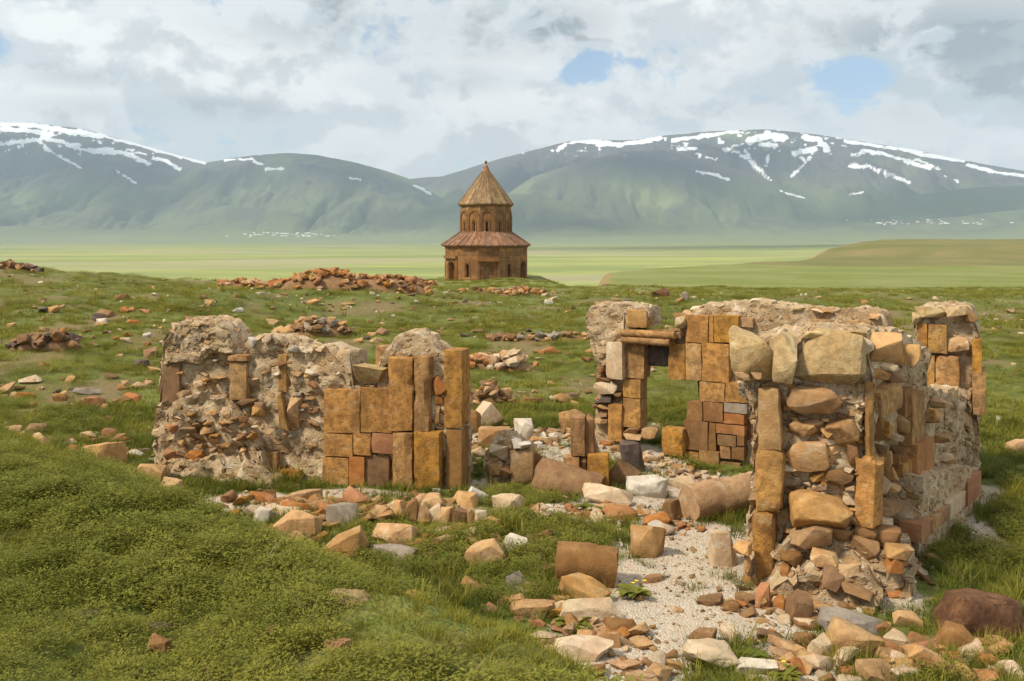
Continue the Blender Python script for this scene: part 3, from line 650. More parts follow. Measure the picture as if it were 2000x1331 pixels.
# outer face of the same wall, running away to the right
wo = Wall(gpt(1742, 1092)[:2], gpt(1915, 942)[:2], 'rubble south wall running back from the near pier, outer slabs still standing', name='chapel_ruin')
wo.core([(1700, 655), (1735, 645), (1765, 652), (1790, 672), (1806, 690), (1810, 740)], th=.9, off=-.10, amp=.10, bottom=-.2)
wo.core([(1800, 765), (1830, 762), (1870, 770), (1900, 790)], th=.7, off=-.10, amp=.10, bottom=-.2)
wo.core([(1800, 935), (1850, 925), (1915, 915)], th=.5, off=.30, amp=.05, bottom=-.2, name='plinth')
O2 = lambda x0, y0, x1, y1, mat='ashlar', off=.06, d=.25, **k: wo.block(*Z2(x0, y0), *Z2(x1, y1), mat, off, d, **k)
O2(812, 378, 862, 578); O2(835, 565, 898, 742, 'orange', .12); O2(775, 650, 812, 990, 'ashlar', .10); O2(812, 742, 853, 985, 'ashlar', .10); O2(690, 358, 780, 462, 'ashlar', .10, .3, chip=.04); O2(782, 362, 812, 470, 'brown', .02)
O2(848, 880, 890, 955, 'orange', .34); O2(892, 850, 960, 900, 'ashlar', .36); O2(962, 790, 1022, 850, 'pale', .36); O2(1030, 705, 1088, 800, 'orange', .36)
for i, (zx, zy, w, h) in enumerate([(672, 418, 36, 66), (676, 520, 34, 100), (712, 517, 46, 78), (790, 505, 60, 72), (765, 555, 60, 34), (715, 645, 52, 80), (748, 640, 30, 50), (775, 655, 30, 60), (748, 698, 38, 56), (710, 735, 40, 90), (740, 755, 34, 44), (785, 620, 50, 60), (810, 600, 40, 50),
      (745, 822, 92, 56), (710, 898, 92, 56), (725, 850, 40, 40), (755, 310, 130, 70), (700, 310, 60, 40), (820, 230, 90, 80), (735, 280, 80, 30), (760, 880, 70, 60), (690, 600, 30, 40), (905, 470, 60, 60), (940, 560, 50, 40), (960, 640, 60, 40), (900, 700, 50, 50), (985, 700, 50, 60), (930, 760, 70, 30), (930, 420, 80, 40)]):
    wo.stone(*Z2(zx, zy), w*.496, h*.496, ['tan', 'brown', 'ashlar', 'tan', 'pale'][i % 5], off=.04, depth=.3, tilt=((i*37) % 17-8)*.02)
# far corner pier
_p = gpt(1790, 945)
wf = Wall(_p[:2], (_p.x+1.0, _p.y-.46), 'square corner pier with tall ochre slabs standing behind the near ruin end', name='ruined_pier')
wf.core([(1788, 640), (1790, 608), (1810, 601), (1850, 603), (1895, 602), (1908, 612), (1910, 650)], th=.9, off=-.08, amp=.08)
wf.core([(1815, 760), (1850, 755), (1885, 765), (1895, 790)], th=.4, off=.12, amp=.09)
F2 = lambda x0, y0, x1, y1, mat='ashlar', off=.04, d=.3, **k: wf.block(*Z2(x0, y0), *Z2(x1, y1), mat, off, d, **k)
F2(834, 106, 870, 222); F2(872, 110, 946, 226, 'ashlar', .08); F2(866, 229, 898, 362); F2(899, 230, 1000, 362, 'ashlar', .06, chip=.05); F2(1046, 168, 1084, 303, 'ashlar', .10, .6); F2(1046, 298, 1101, 470, 'ashlar', .14, .8)
for zx, zy, w, h, mt in [(880, 62, 120, 44, 'lichen'), (990, 62, 120, 50, 'lichen'), (1040, 75, 50, 50, 'tan'), (830, 85, 50, 50, 'lichen'), (985, 190, 90, 60, 'tan'), (900, 470, 70, 50, 'pale'), (930, 520, 100, 80, 'white'), (915, 610, 66, 90, 'white'), (1000, 560, 60, 70, 'brown'), (960, 700, 80, 90, 'brown'), (1010, 480, 50, 80, 'tan'), (1000, 390, 70, 60, 'tan')]:
    wf.stone(*Z2(zx, zy), w*.496, h*.496, mt, off=.06 if zy < 400 else .14, depth=.3)

# ------------------------------------------------------------------ the round church
CH = Vector((-51/F*110, 110, 0)); PXM = 110/F
zc = lambda y: ZC-(y-HY)*PXM
church = empty('church', (CH.x, CH.y, -1.4), 'twelve sided brown stone church with conical roof standing on the plateau edge', 'church')
m_church = mat_stone('weathered_church_tuff', (.31, .165, .068), (.20, .105, .046), (.42, .30, .16), .45, .5, .5, .5, .12,
                     courses=lambda b: b.n('ShaderNodeCombineXYZ', ins={0: b.math('ADD', b.n('ShaderNodeSeparateXYZ', ins={0: b.n('ShaderNodeTexCoord').outputs['Object']}).outputs[0], 0.0), 1: b.n('ShaderNodeSeparateXYZ', ins={0: b.n('ShaderNodeTexCoord').outputs['Object']}).outputs[2]}).outputs[0])
m_slab = mat_stone('stone_roof_slab', (.30, .20, .10), (.19, .11, .052), (.40, .33, .21), .4, .6, .4, .5, .55)
m_slab_red = mat_stone('red_roof_slab', (.25, .135, .078), (.18, .09, .05), (.50, .42, .34), .55, .5, .4, .4, .3)
m_trim = mat_stone('church_trim_stone', (.25, .12, .045), (.17, .08, .03), (.33, .22, .1), .3, .8, .4, .4, .15)
m_dark_panel, _b, _p = mat_new('painted_dark_interior'); _p.inputs['Base Color'].default_value = (.02, .014, .01, 1)  # near-black panel: darkness of the unlit interior put into its colour
def arch_loop(w, z0, z1, n=10):
    r = w/2; pts = [(-r, z0)] + [(-r*math.cos(math.pi*i/n), z1-r+r*math.sin(math.pi*i/n)) for i in range(n+1)] + [(r, z0)]
    return pts
def on_facet(ang, ap, x, z, depth=0.0):
    """facet plane at apothem ap whose normal points ang to the right of the viewer"""
    nx, ny = math.sin(ang), -math.cos(ang); tx, ty = math.cos(ang), math.sin(ang)
    return (nx*(ap-depth)+tx*x, ny*(ap-depth)+ty*x, z)
def local_obj(name, V, Fc, mat, ang, parent=church, smooth=False):
    """mesh in facet coordinates: x along, y outwards, z up"""
    V = [(v[0], v[1], v[2]) for v in V]
    me = mesh_np(name, V, Fc, mat, smooth)
    if parent is not church: return link(name, me, parent)          # a sub-part in its part's own frame
    return link(name, me, parent, (0, 0, 1.4), (0, 0, ang))
def facet(ang, ap, wid, z0, z1, opening=None, rec=.4, kind='window', back=None):
    bm = bmesh.new()
    outer = [bm.verts.new((x, -ap, z)) for x, z in ((-wid/2, z0), (wid/2, z0), (wid/2, z1), (-wid/2, z1))]
    oe = [bm.edges.new((outer[i], outer[(i+1) % 4])) for i in range(4)]
    if opening:
        pts = arch_loop(*opening)
        inner = [bm.verts.new((x, -ap, z)) for x, z in pts]
        oe += [bm.edges.new((inner[i], inner[(i+1) % len(inner)])) for i in range(len(inner))]
    bmesh.ops.triangle_fill(bm, use_beauty=True, use_dissolve=False, edges=oe)
    bmesh.ops.recalc_face_normals(bm, faces=bm.faces)
    me = bpy.data.meshes.new('wall_facet'); bm.to_mesh(me); bm.free(); me.materials.append(m_church)
    wf_ = link('wall_facet', me, church, (0, 0, 1.4), (0, 0, ang))
    if opening:
        n = len(pts)
        V = [(x, -ap+.002, z) for x, z in pts]+[(x, -ap+rec, z) for x, z in pts]
        Fc = [[i, (i+1) % n, n+(i+1) % n, n+i] for i in range(n)]
        op = local_obj(kind, V[n:], [list(range(n))], back or m_dark_panel, ang)
        local_obj('reveal', V, Fc, m_church, ang, op)
        w, a, b_ = opening
        ring(ang, ap, w/2+.10, a, b_+.10, .085, .06, parent=op)
        return op
def ring(ang, ap, r, z0, z1, wdt, proud, name='arch_moulding', legs=True, parent=church):
    pts = arch_loop(2*r, z0 if legs else z1-r, z1, 12)
    n = len(pts); V = []; Fc = []
    for i, (x, z) in enumerate(pts):
        cx, cz = 0, z1-r
        dx, dz = (x-cx, z-cz) if z >= cz else (math.copysign(1, x), 0)
        l = math.hypot(dx, dz) or 1; dx, dz = dx/l*wdt, dz/l*wdt
        V += [(x, -ap+.02, z), (x, -ap-proud, z), (x+dx, -ap-proud, z+dz), (x+dx, -ap+.02, z+dz)]
    for i in range(n-1):
        for j in range(4): Fc.append([i*4+j, (i+1)*4+j, (i+1)*4+(j+1) % 4, i*4+(j+1) % 4])
    Fc += [[0, 1, 2, 3], [(n-1)*4+3, (n-1)*4+2, (n-1)*4+1, (n-1)*4]]
    return local_obj(name, V, Fc, m_trim, ang, parent)
R1 = 4.62; AP1 = R1*math.cos(math.pi/12); W1 = 2*R1*math.sin(math.pi/12); ROT = math.radians(5.5)
ZE = zc(481)
for k in range(12):
    a = ROT+k*math.pi/6; kk = k if k < 6 else k-12
    if kk == 0: facet(a, AP1, W1, -3.2, ZE, (1.05, -2.6, .62), .30, 'doorway', m_church)
    elif kk % 2: facet(a, AP1, W1, -3.2, ZE, (.34, -.78, .62), .5, 'window')
    else: facet(a, AP1, W1, -3.2, ZE, (1.15, -2.6, .85), .6, 'niche', m_church)
def slab_box(ang, ap, x0, x1, z0, z1, proud, name, mat=None):
    V = [(x, -ap+(.03 if j == 0 else -proud), z) for x in (x0, x1) for j in (0, 1) for z in (z0, z1)]
    Fc = [[0, 1, 3, 2], [4, 6, 7, 5], [0, 4, 5, 1], [2, 3, 7, 6], [0, 2, 6, 4], [1, 5, 7, 3]]
    return local_obj(name, V, Fc, mat or m_trim, ang)
slab_box(ROT, AP1, -1.17, 1.19, .92, 1.16, .32, 'door_cornice'); slab_box(ROT, AP1, -1.15, -.98, -2.8, .92, .14, 'door_pilaster'); slab_box(ROT, AP1, .98, 1.15, -2.8, .92, .14, 'door_pilaster')
slab_box(ROT-math.pi/3, AP1, -1.2, 1.2, 1.22, 1.5, .28, 'niche_cornice'); slab_box(ROT-math.pi/3, AP1, .98, 1.19, -2.8, 1.22, .12, 'niche_pilaster')
slab_box(ROT+math.pi/6, AP1, -1.0, -.1, 1.35, 1.46, .10, 'string_course'); slab_box(ROT+math.pi/6, AP1, -.45, .05, .85, 1.35, .03, 'carved_panel'); slab_box(ROT-math.pi/6, AP1, -.35, .35, .75, 1.25, .03, 'carved_panel')
slab_box(ROT-math.pi/6, AP1, -1.2, 1.2, -2.9, -1.35, .06, 'plinth_course'); slab_box(ROT+math.pi/6, AP1, -.4, .5, -.98, -.86, .1, 'window_sill')
def frustum(name, r0, r1, z0, z1, n, mat, rot=0.0, cap=True):
    V = []; Fc = []
    for i in range(n):
        a = rot+2*math.pi*i/n
        V += [(r0*math.sin(a), -r0*math.cos(a), z0), (r1*math.sin(a), -r1*math.cos(a), z1)]
    for i in range(n): j = (i+1) % n; Fc.append([2*i, 2*j, 2*j+1, 2*i+1])
    if cap: Fc += [[2*i for i in range(n)][::-1], [2*i+1 for i in range(n)]]
    return link(name, mesh_np(name, V, Fc, mat), church, (0, 0, 1.4))
def roof(r0, z0, r1, z1, n, mat, th=.10, seed=1):
    r = random.Random(seed)
    for i in range(n):
        a0, a1 = 2*math.pi*i/n, 2*math.pi*(i+1)/n; dz = r.uniform(0, .05)
        V = []
        for rr, z in ((r0*r.uniform(1.0, 1.012), z0), (r1, z1)):
            for a, up in ((a0, 0), (a0, .07), (a0+.028*4/r0, .07), (a0+.030*4/r0, 0), (a1, 0)):
                V.append((rr*math.sin(a), -rr*math.cos(a), z+th+dz+up))
        V += [(r0*.985*math.sin(a), -r0*.985*math.cos(a), z0-.02) for a in (a0, a1)]
        Fc = [[j, j+1, 6+j, 5+j] for j in range(4)]+[[0, 10, 11, 4, 3, 2, 1]]
        link('roof_slab', mesh_np('roof_slab', V, Fc, mat), church, (0, 0, 1.4))
frustum('cornice', R1+.02, R1+.20, ZE-.18, ZE+.02, 12, m_trim, ROT+math.pi/12)
roof(R1+.32, ZE+.0, 2.80, zc(455), 40, m_slab_red, seed=3)
R2_ = 2.84; AP2 = R2_*math.cos(math.pi/12); W2 = 2*R2_*math.sin(math.pi/12); ZD0, ZD1 = zc(458), zc(402)
for k in range(12):
    a = math.radians(4)+k*math.pi/6
    op = facet(a, AP2, W2, ZD0-.3, ZD1, (.20, zc(454.5), zc(434.5)), .4, 'window')
    ring(a, AP2, .56, ZD0, zc(414), .10, .09, 'blind_arch')
    ring(a, AP2, .26, ZD0, zc(430), .06, .05, 'window_moulding', parent=op)
    V = []; Fc = []
    for s_ in (-1, 1):                                                  # twin colonnette between two arches
        q = len(V)
        for zq in (ZD0, zc(424)):
            for j in range(6): V.append((W2/2+s_*.055+.055*math.cos(j*math.pi/3), -AP2-.05+.055*math.sin(j*math.pi/3), zq))
        Fc += [[q+j, q+(j+1) % 6, q+6+(j+1) % 6, q+6+j] for j in range(6)]
    local_obj('colonnette', V, Fc, m_trim, a)
frustum('drum_cornice', R2_+.02, R2_+.16, ZD1-.12, ZD1+.05, 24, m_trim)
roof(R2_+.24, ZD1+.02, .42, zc(337), 30, m_slab, seed=8)
frustum('roof_cap', .52, .07, zc(337), zc(319.5), 12, m_slab_red)
V = []; bm = bmesh.new(); bmesh.ops.create_icosphere(bm, subdivisions=2, radius=.16); me = bpy.data.meshes.new('finial'); bm.to_mesh(me); bm.free(); me.materials.append(m_trim)
link('finial', me, church, (0, 0, 1.4+zc(317.5)), scale=(1, 1, 1.25))

# ------------------------------------------------------------------ stones lying about
def lay(x0, y0, x1, y1, mat, label, name='stone', shape='rock', rz=None, tilt=0.0, cat='stone', group=None, roll=0.0, dfac=.85, box=.55, n=18):
    """one stone on the ground, from its outline in the photograph; its distance is where its foot meets the ground"""
    P = gpt((x0+x1)/2, y1-.06*(y1-y0), 'mound turf' in label or 'mound side' in label or 'mound grass' in label or 'crest of the mound' in label or 'in turf' in label); sc = P.y/F; v = (ZC-P.z)/P.y
    w, hv = (x1-x0)*sc, (y1-y0)*sc
    dp = dfac*min(w, 1.3*hv); h = max(hv-dp*v*.8, .4*hv)
    seed = int(x0*7+y0*13)
    if rz is None: rz = ((seed*37) % 100/100-.5)*.5
    if shape == 'rock':
        me = hull_mesh(name, seed, (w*1.2, dp*1.15, h*1.6), n, .015, box, 3 if w > .4 else 2, .045); me.materials.append(M[mat])
    elif shape == 'block':
        me = block_mesh(name, w*1.05, dp, h*1.4, seed, M[mat], chip=.035, rough=.012)
    o = link(name, me, None, (P.x, P.y+dp*.42, P.z+h*.34), (roll, tilt, rz))
    return tag(o, label, cat, group)
T = [
 (524, 998, 619, 1056, 'tan', 'large tan angular boulder at the mound edge under the left wall', {}),
 (665, 958, 717, 995, 'orange', 'orange wedge shaped stone propped above the grey rounded stone', {'tilt': .4}),
 (635, 985, 692, 1034, 'grey', 'smooth grey rounded stone below the orange wedge', {'box': .7}),
 (722, 980, 768, 1020, 'tan', 'tan stone leaning at the end of the row of upright stones', {'tilt': -.5}),
 (816, 964, 866, 998, 'tan', 'tan flat stone on top of the row of upright stones', {}),
 (728, 1017, 810, 1072, 'tan', 'tan boulder resting on a smooth grey slab', {}),
 (718, 1059, 812, 1104, 'grey', 'smooth grey slab lying under a tan boulder', {'box': .7}),
 (627, 1038, 715, 1102, 'tan', 'squared tan stone tipped beside the smooth grey slab', {'tilt': -.35, 'box': .75}),
 (627, 1084, 678, 1119, 'orange', 'small orange tan stone below the tipped squared stone', {'tilt': .4}),
 (898, 1044, 980, 1112, 'tan', 'thin brown tan slab leaning out of the tall grass', {'tilt': -.6, 'box': .85}),
 (986, 1040, 1032, 1088, 'white', 'chalk white jagged stone beside leaning slab', {}),
 (1030, 1048, 1062, 1068, 'tan', 'little tan stone behind the chalk white stone', {}),
 (986, 1084, 1044, 1158, 'grey', 'upright grey block with whitish streaks in the grass', {'box': .85}),
 (1095, 1126, 1190, 1180, 'tan', 'long squared tan slab in front of the column piece', {'box': .9, 'tilt': .2}),
 (997, 1172, 1089, 1208, 'tan', 'low flat tan stone in grass at the gravel edge', {}),
 (1091, 1160, 1215, 1224, 'pale', 'broad pale slab with gravel lying on its top', {'box': .75}),
 (1184, 1204, 1238, 1238, 'brown', 'small brown squared stone at the rim of the gravel path', {'box': .8}),
 (1083, 1241, 1198, 1296, 'pale', 'big pale tan lump beside the gravel path', {}),
 (1129, 1225, 1215, 1270, 'tan', 'tan stone touching the big pale lump from behind', {}),
 (1024, 1260, 1091, 1290, 'tan', 'flat tan stone half sunk in grass near the big pale lump', {}),
 (1236, 1023, 1297, 1094, 'tan', 'upright tan block stump standing in the gravel', {'box': .8}),
 (1188, 987, 1242, 1021, 'orange', 'red orange squared stone beside the leafy weed', {'box': .85}),
 (1257, 1004, 1307, 1032, 'orange', 'flat red orange stone behind the upright block stump', {'tilt': -.25}),
 (778, 1151, 829, 1191, 'tan', 'two pronged tan stone alone in the grass hollow', {}),
 (642, 1151, 719, 1184, 'lichen', 'mottled flat stone on the crest of the mound', {'box': .7}),
 (694, 1126, 740, 1156, 'orange', 'orange rough stone just behind the mound crest', {}),
 (493, 988, 541, 1026, 'white', 'whitish stone at the foot of the left wall', {}),
 (547, 979, 612, 1010, 'orange', 'orange flat stone behind the large angular boulder', {}),
 (560, 956, 630, 987, 'tan', 'flat tan stone lying against the left wall foot', {}),
 (625, 1245, 684, 1279, 'brown', 'brown slab sunk slanting in the mound turf', {'tilt': -.3}),
 (511, 1222, 537, 1250, 'brown', 'small brown stone poking out of mound turf', {}),
 (568, 1175, 626, 1203, 'brown', 'earthy brown stone buried in the mound side', {}),
 (283, 1236, 331, 1290, 'brown', 'brown stone post under a dark stone in mound turf', {}),
 (286, 1214, 334, 1240, 'dark', 'dark grey stone lying on top of brown stone in turf', {}),
 (395, 1296, 426, 1322, 'brown', 'dull brown stone low in the mound grass', {}),
 (1346, 1246, 1444, 1314, 'pale', 'pale squared building block lying by the gravel path', {'box': .92, 'tilt': .12}),
 (1350, 1226, 1408, 1268, 'brown', 'brown banded wedge behind the pale squared block', {'tilt': -.2}),
 (1630, 1210, 1752, 1302, 'tan', 'big tan boulder with white scars in front of the ruined pier', {'tilt': .25}),
 (1584, 1236, 1630, 1298, 'pale', 'pale knobbly stone leaning on the big tan boulder', {}),
 (1550, 1258, 1592, 1294, 'tan', 'tan stone beside the pale knobbly stone', {}),
 (1548, 1234, 1597, 1272, 'brown', 'brown rounded stone behind the pale knobbly stone', {}),
 (1612, 1194, 1738, 1246, 'grey', 'grey brown slab behind the big tan boulder', {'tilt': .2}),
 (1680, 1288, 1766, 1345, 'tan', 'rough tan stone in grass below the big tan boulder', {}),
 (1778, 1264, 1856, 1326, 'tan', 'tan slab slanting in the grass near the dark boulder', {'tilt': .5, 'box': .8}),
 (1752, 1192, 1806, 1228, 'tan', 'tan wedge lying in grass beyond the big tan boulder', {'tilt': .3}),
 (1848, 1222, 1912, 1284, 'brown', 'thin brown slab leaning against the dark rusty boulder', {'tilt': .75, 'box': .85}),
 (1844, 1142, 2020, 1262, 'rust', 'huge dark rusty boulder in the grass right of the ruin', {'n': 26, 'tilt': .2}),
 (1904, 1304, 1974, 1345, 'orange', 'orange brown rounded stone below the dark boulder', {}),
 (1800, 1242, 1856, 1264, 'tan', 'flat tan stone between the wedge and the slanting slab', {}),
 (1542, 1160, 1590, 1226, 'brown', 'upright brown block spotted with lichen before the pier', {'box': .9}),
 (1478, 1142, 1507, 1194, 'orange', 'narrow upright orange stone at the pier foot', {'box': .85}),
 (1390, 1040, 1441, 1112, 'pale', 'upright pale stump smeared with mortar in the gravel', {'box': .9}),
 (1222, 1308, 1298, 1345, 'tan', 'tan stone lying on the near gravel', {}),
 (1440, 1280, 1522, 1322, 'white', 'whitish mottled flat stone in a grass tuft', {}),
 (1256, 1122, 1297, 1140, 'brown', 'thin brown flake lying flat on the gravel', {}),
 (1392, 1078, 1424, 1094, 'tan', 'small tan flake beside the mortar smeared stump', {}),
 (1139, 946, 1236, 990, 'pale', 'broad pale flat slab before the half column', {'tilt': .05}),
 (1221, 926, 1306, 974, 'white', 'white crusted boulder behind the broad pale slab', {}),
 (1212, 862, 1258, 924, 'dark', 'dark purple grey standing stone inside the chapel', {'tilt': -.1}),
 (1190, 905, 1238, 957, 'brown', 'brown slab leaning beside the dark standing stone', {'tilt': .6, 'box': .85}),
 (1091, 804, 1141, 843, 'ashlar', 'squared ochre block behind the pilaster stub', {'box': .9}),
 (937, 835, 1004, 880, 'tan', 'rounded tan boulder among the middle rubble', {'box': .7}),
 (923, 788, 977, 840, 'pale', 'pale mortar crusted lump above rounded tan boulder', {'tilt': .5}),
 (989, 822, 1041, 868, 'white', 'white topped block beside rounded tan boulder', {'box': .8}),
 (899, 802, 938, 851, 'brown', 'brown boulder next to the left wall end', {}),
 (1030, 888, 1070, 930, 'brown', 'brown pointed shard beside the half column', {'tilt': -.5}),
 (1297, 979, 1335, 1026, 'brown', 'brown square block next to the long column shaft', {'box': .85}),
 (1310, 930, 1368, 957, 'pale', 'flat rosy stone in grass inside the chapel', {}),
 (965, 965, 1020, 1003, 'pale', 'pale notched block on the low kerb line', {'box': .85}),
 (883, 962, 930, 992, 'tan', 'tan squared stone at the low kerb line', {'box': .85}),
 (912, 956, 949, 984, 'white', 'white oblong stone tilted on the tan squared one', {'box': .85, 'tilt': .4}),
 (161, 863, 229, 914, 'tan', 'squared tan block standing behind the grassy mound', {'box': .92}),
 (124, 890, 167, 917, 'pale', 'pale slab beside the squared tan block', {'box': .8}),
 (130, 868, 158, 896, 'orange', 'orange lump behind the pale slab', {}),
 (35, 829, 84, 853, 'brown', 'notched red brown block above tan boulder beyond the mound', {'box': .9}),
 (39, 846, 98, 884, 'tan', 'tan boulder peeping over the grassy mound', {}),
 (6, 832, 36, 859, 'tan', 'tan stone next to the notched red brown block', {}),
 (265, 905, 316, 952, 'tan', 'tan block leaning on the left wall corner', {'box': .85}),
 (306, 932, 353, 978, 'tan', 'pointed tan stone where mound meets the left wall', {}),
 (153, 843, 183, 867, 'tan', 'tan stone above the orange lump', {}),
 (195, 837, 226, 858, 'orange', 'orange tan stone uphill of the squared block', {}),
 (248, 880, 278, 895, 'white', 'small white stone in grass left of the wall', {}),
 (160, 775, 199, 799, 'orange', 'orange stone below a grey slab in the left field', {}),
 (142, 759, 190, 773, 'grey', 'flat grey slab in the left field', {'box': .85}),
 (238, 769, 276, 787, 'orange', 'flat orange slab slanting in the left field', {'tilt': .2}),
 (98, 768, 129, 786, 'brown', 'brown squared stone in the left field', {}),
 (258, 703, 287, 720, 'dark', 'dark brown stone in the field near the left wall', {}),
 (278, 676, 304, 702, 'brown', 'brown upright stone behind the left wall corner', {}),
 (1274, 565, 1308, 583, 'rust', 'rusty orange boulder on the skyline beyond the doorway', {}),
 (1330, 572, 1345, 592, 'grey', 'small upright grey slab on the skyline beyond the doorway', {'box': .9}),
 (185, 622, 205, 637, 'white', 'white stone in the far left field', {}),
]
for x0, y0, x1, y1, mt, lb, kw in T: lay(x0, y0, x1, y1, mt, lb, **kw)
for i, (x0, y0, x1, y1) in enumerate([(770, 979, 793, 1019), (793, 977, 816, 1024), (816, 988, 840, 1027), (838, 985, 862, 1027), (856, 992, 885, 1029), (885, 994, 915, 1033), (913, 998, 929, 1037), (926, 998, 951, 1037), (944, 1010, 978, 1040)]):
    lay(x0, y0, x1, y1, ['tan', 'brown', 'tan', 'pale'][i % 4], 'narrow tan stone set upright in the curved kerb row', 'kerb_stone', tilt=.12*((i % 3)-1), box=.75, group='upright stones of the curved kerb row')

def cylinder(name, r, L, mat, seed, half=False, facets=28):
    nS = 18; V = []; Fc = []; nR = facets
    for i in range(nS+1):
        t = i/nS
        for j in range(nR):
            an = (math.pi*j/(nR-1) if half else 2*math.pi*j/nR)
            q = r*(1-.05*(abs(t-.5)*2)**8)
            V.append((L*(t-.5), q*math.cos(an), q*math.sin(an)*(1.0 if not half else .95)))
    for i in range(nS):
        for j in range(nR if not half else nR-1): Fc.append([i*nR+j, i*nR+(j+1) % nR, (i+1)*nR+(j+1) % nR, (i+1)*nR+j])
        if half: Fc.append([i*nR+nR-1, i*nR, (i+1)*nR, (i+1)*nR+nR-1])
    Fc.append(list(range(nR))[::-1]); Fc.append([nS*nR+j for j in range(nR)])
    V = np.array(V); n = np.stack([fbm(V[:, 0]*5+seed, V[:, 1]*5, V[:, 2]*5, s=500+a, o=4, g=.6) for a in range(3)], -1)
    V = V+n*.035*np.array([1.6, 1, 1])
    return finish(name, V, Fc, M[mat], 40)
P = gpt(1400, 1018); tag(link('column_shaft', cylinder('column_shaft', .25, 1.02, 'tan', 3), None, (P.x+.12, P.y+.28, P.z+.22), (0.2, -.06, .38)), 'fallen column shaft with pale worn top lying beside the pier', 'column')
P = gpt(1112, 964); tag(link('half_column', cylinder('half_column', .36, .95, 'brown', 9, True), None, (P.x, P.y+.3, P.z-.02), (.1, .22, -.25)), 'brown half round column piece lying flat side down', 'column')
P = gpt(1148, 1148); tag(link('column_piece', cylinder('column_piece', .22, .62, 'brown', 15), None, (P.x, P.y+.2, P.z+.16), (.3, .06, -.12)), 'short brown curved column piece in grass by the gravel', 'column')

# clustered pilaster stub and the low wall stub in the middle of the chapel
P = gpt(1145, 950); ws = Wall((P.x-.35, P.y+.05), (P.x+.35, P.y-.02), 'clustered ochre pilaster stub standing alone inside the chapel', 'pilaster', 'pilaster_stub')
for a in [(1114, 815, 1143, 893, .10), (1141, 811, 1161, 893, .04), (1101, 894, 1132, 945, .12), (1132, 893, 1147, 952, .06), (1147, 889, 1189, 956, .14)]:
    ws.block(*a[:4], 'ashlar' if a[4] > .05 else 'brown', off=a[4], d=.3, chip=.03)
ws.core([(1108, 900), (1130, 830), (1155, 828), (1170, 900), (1186, 905)], th=.3, off=-.1, amp=.05)
P = gpt(1000, 950); wm = Wall((P.x-.42, P.y+.05), (P.x+.45, P.y), 'low mortar crusted wall stub between the left wall and the pilaster stub', 'ruin', 'ruin_stub')
wm.core([(948, 900), (962, 868), (985, 858), (1005, 858), (1025, 872), (1040, 885)], th=.6, off=.0, amp=.09)
wm.block(995, 880, 1042, 948, 'tan', off=.1, d=.4, chip=.05)
for x, y, w, h, mt in [(1008, 868, 20, 22, 'white'), (975, 885, 40, 30, 'pale'), (965, 915, 34, 26, 'tan'), (1025, 872, 30, 14, 'white'), (985, 920, 30, 24, 'brown')]: wm.stone(x, y, w, h, mt, off=.08, depth=.3)

# heaps of fallen stone
POOL = {}
def pool(mat, k):
    key = (mat, k % 9)
    if key not in POOL:
        me = hull_mesh('loose_stone', 900+k % 9*31, (1, .8, .62), 13+k % 5, .03, .35+.08*(k % 5)); me.materials.append(M[mat]); POOL[key] = me
    return POOL[key]
def heap(name, label, cx, ybase, wpx, hpx, n, smin, smax, mats, deep=.5, seed=1, cat='rubble heap', flat=False):
    P = gpt(cx, ybase); sc = P.y/F; rx, H = wpx*sc/2, hpx*sc; ry = rx*deep; r = random.Random(seed)
    root = empty(name, (P.x, P.y+ry, ter(P.x, P.y+ry)), label, cat)
    prof = lambda a, c: H*max(0, 1-a*a-c*c)**(.55 if not flat else .25)*(.75+.35*math.sin(a*5+seed)*math.cos(a*2.3+seed))
    V = []; Fc = []; nA, nB = 36, 14
    for i in range(nA+1):
        for j in range(nB+1):
            a, c = -1+2*i/nA, -1+2*j/nB; V.append((a*rx, c*ry, prof(a, c)*.82-.05-.3*(a*a+c*c > 1)))
    V = np.array(V); V[:, 2] += terrain(P.x+V[:, 0], P.y+ry+V[:, 1])-root.location.z
    for i in range(nA):
        for j in range(nB): q = i*(nB+1)+j; Fc.append([q, q+nB+1, q+nB+2, q+1])
    link('heap_base', mesh_np('heap_base', V, Fc, M['brown'], True), root)
    spots = []
    while len(spots) < n:
        a, c = r.uniform(-1, 1), r.uniform(-1, .75)
        if a*a+c*c < 1.0: spots.append((a, c))
    sp = np.array(spots); tz = terrain(P.x+sp[:, 0]*rx, P.y+ry+sp[:, 1]*ry)
    for i, (a, c) in enumerate(spots):
        s = r.uniform(smin, smax)*(1.25 if i < n*.15 else 1)
        z = tz[i]-root.location.z+prof(a, c)*.86
        link('stone', pool(r.choice(mats), r.randrange(99)), root, (a*rx, c*ry, z+s*.12), (r.uniform(-.6, .6), r.uniform(-.6, .6), r.uniform(0, 6.3)), (s, s, s*r.uniform(.7, 1.1)))
    return root
heap('rubble_heap', 'long heap of orange brown rubble in the field before the church', 620, 566, 440, 50, 290, .28, .62, ['orange', 'tan', 'brown', 'orange', 'ashlar'], .32, 4)
heap('rubble_heap', 'low rubble tail trailing from the long heap towards the church', 790, 562, 130, 20, 50, .25, .5, ['orange', 'tan', 'brown'], .4, 6)
heap('rubble_heap', 'scatter of rusty rubble on the rise right below the church', 985, 579, 200, 12, 80, .25, .55, ['orange', 'tan', 'brown'], .5, 9)
heap('stone_heap', 'pile of pale orange stones behind the left wall pillar', 975, 727, 150, 34, 60, .18, .48, ['pale', 'pale', 'tan', 'orange'], .55, 12)
heap('stone_heap', 'tumbled brown stones packed beside the left wall end', 948, 800, 110, 55, 60, .14, .36, ['tan', 'brown', 'brown'], .7, 13)
heap('stone_heap', 'pile of greyish brown stones in the field above the left wall', 600, 660, 165, 38, 65, .2, .5, ['tan', 'brown', 'grey', 'tan'], .5, 14)
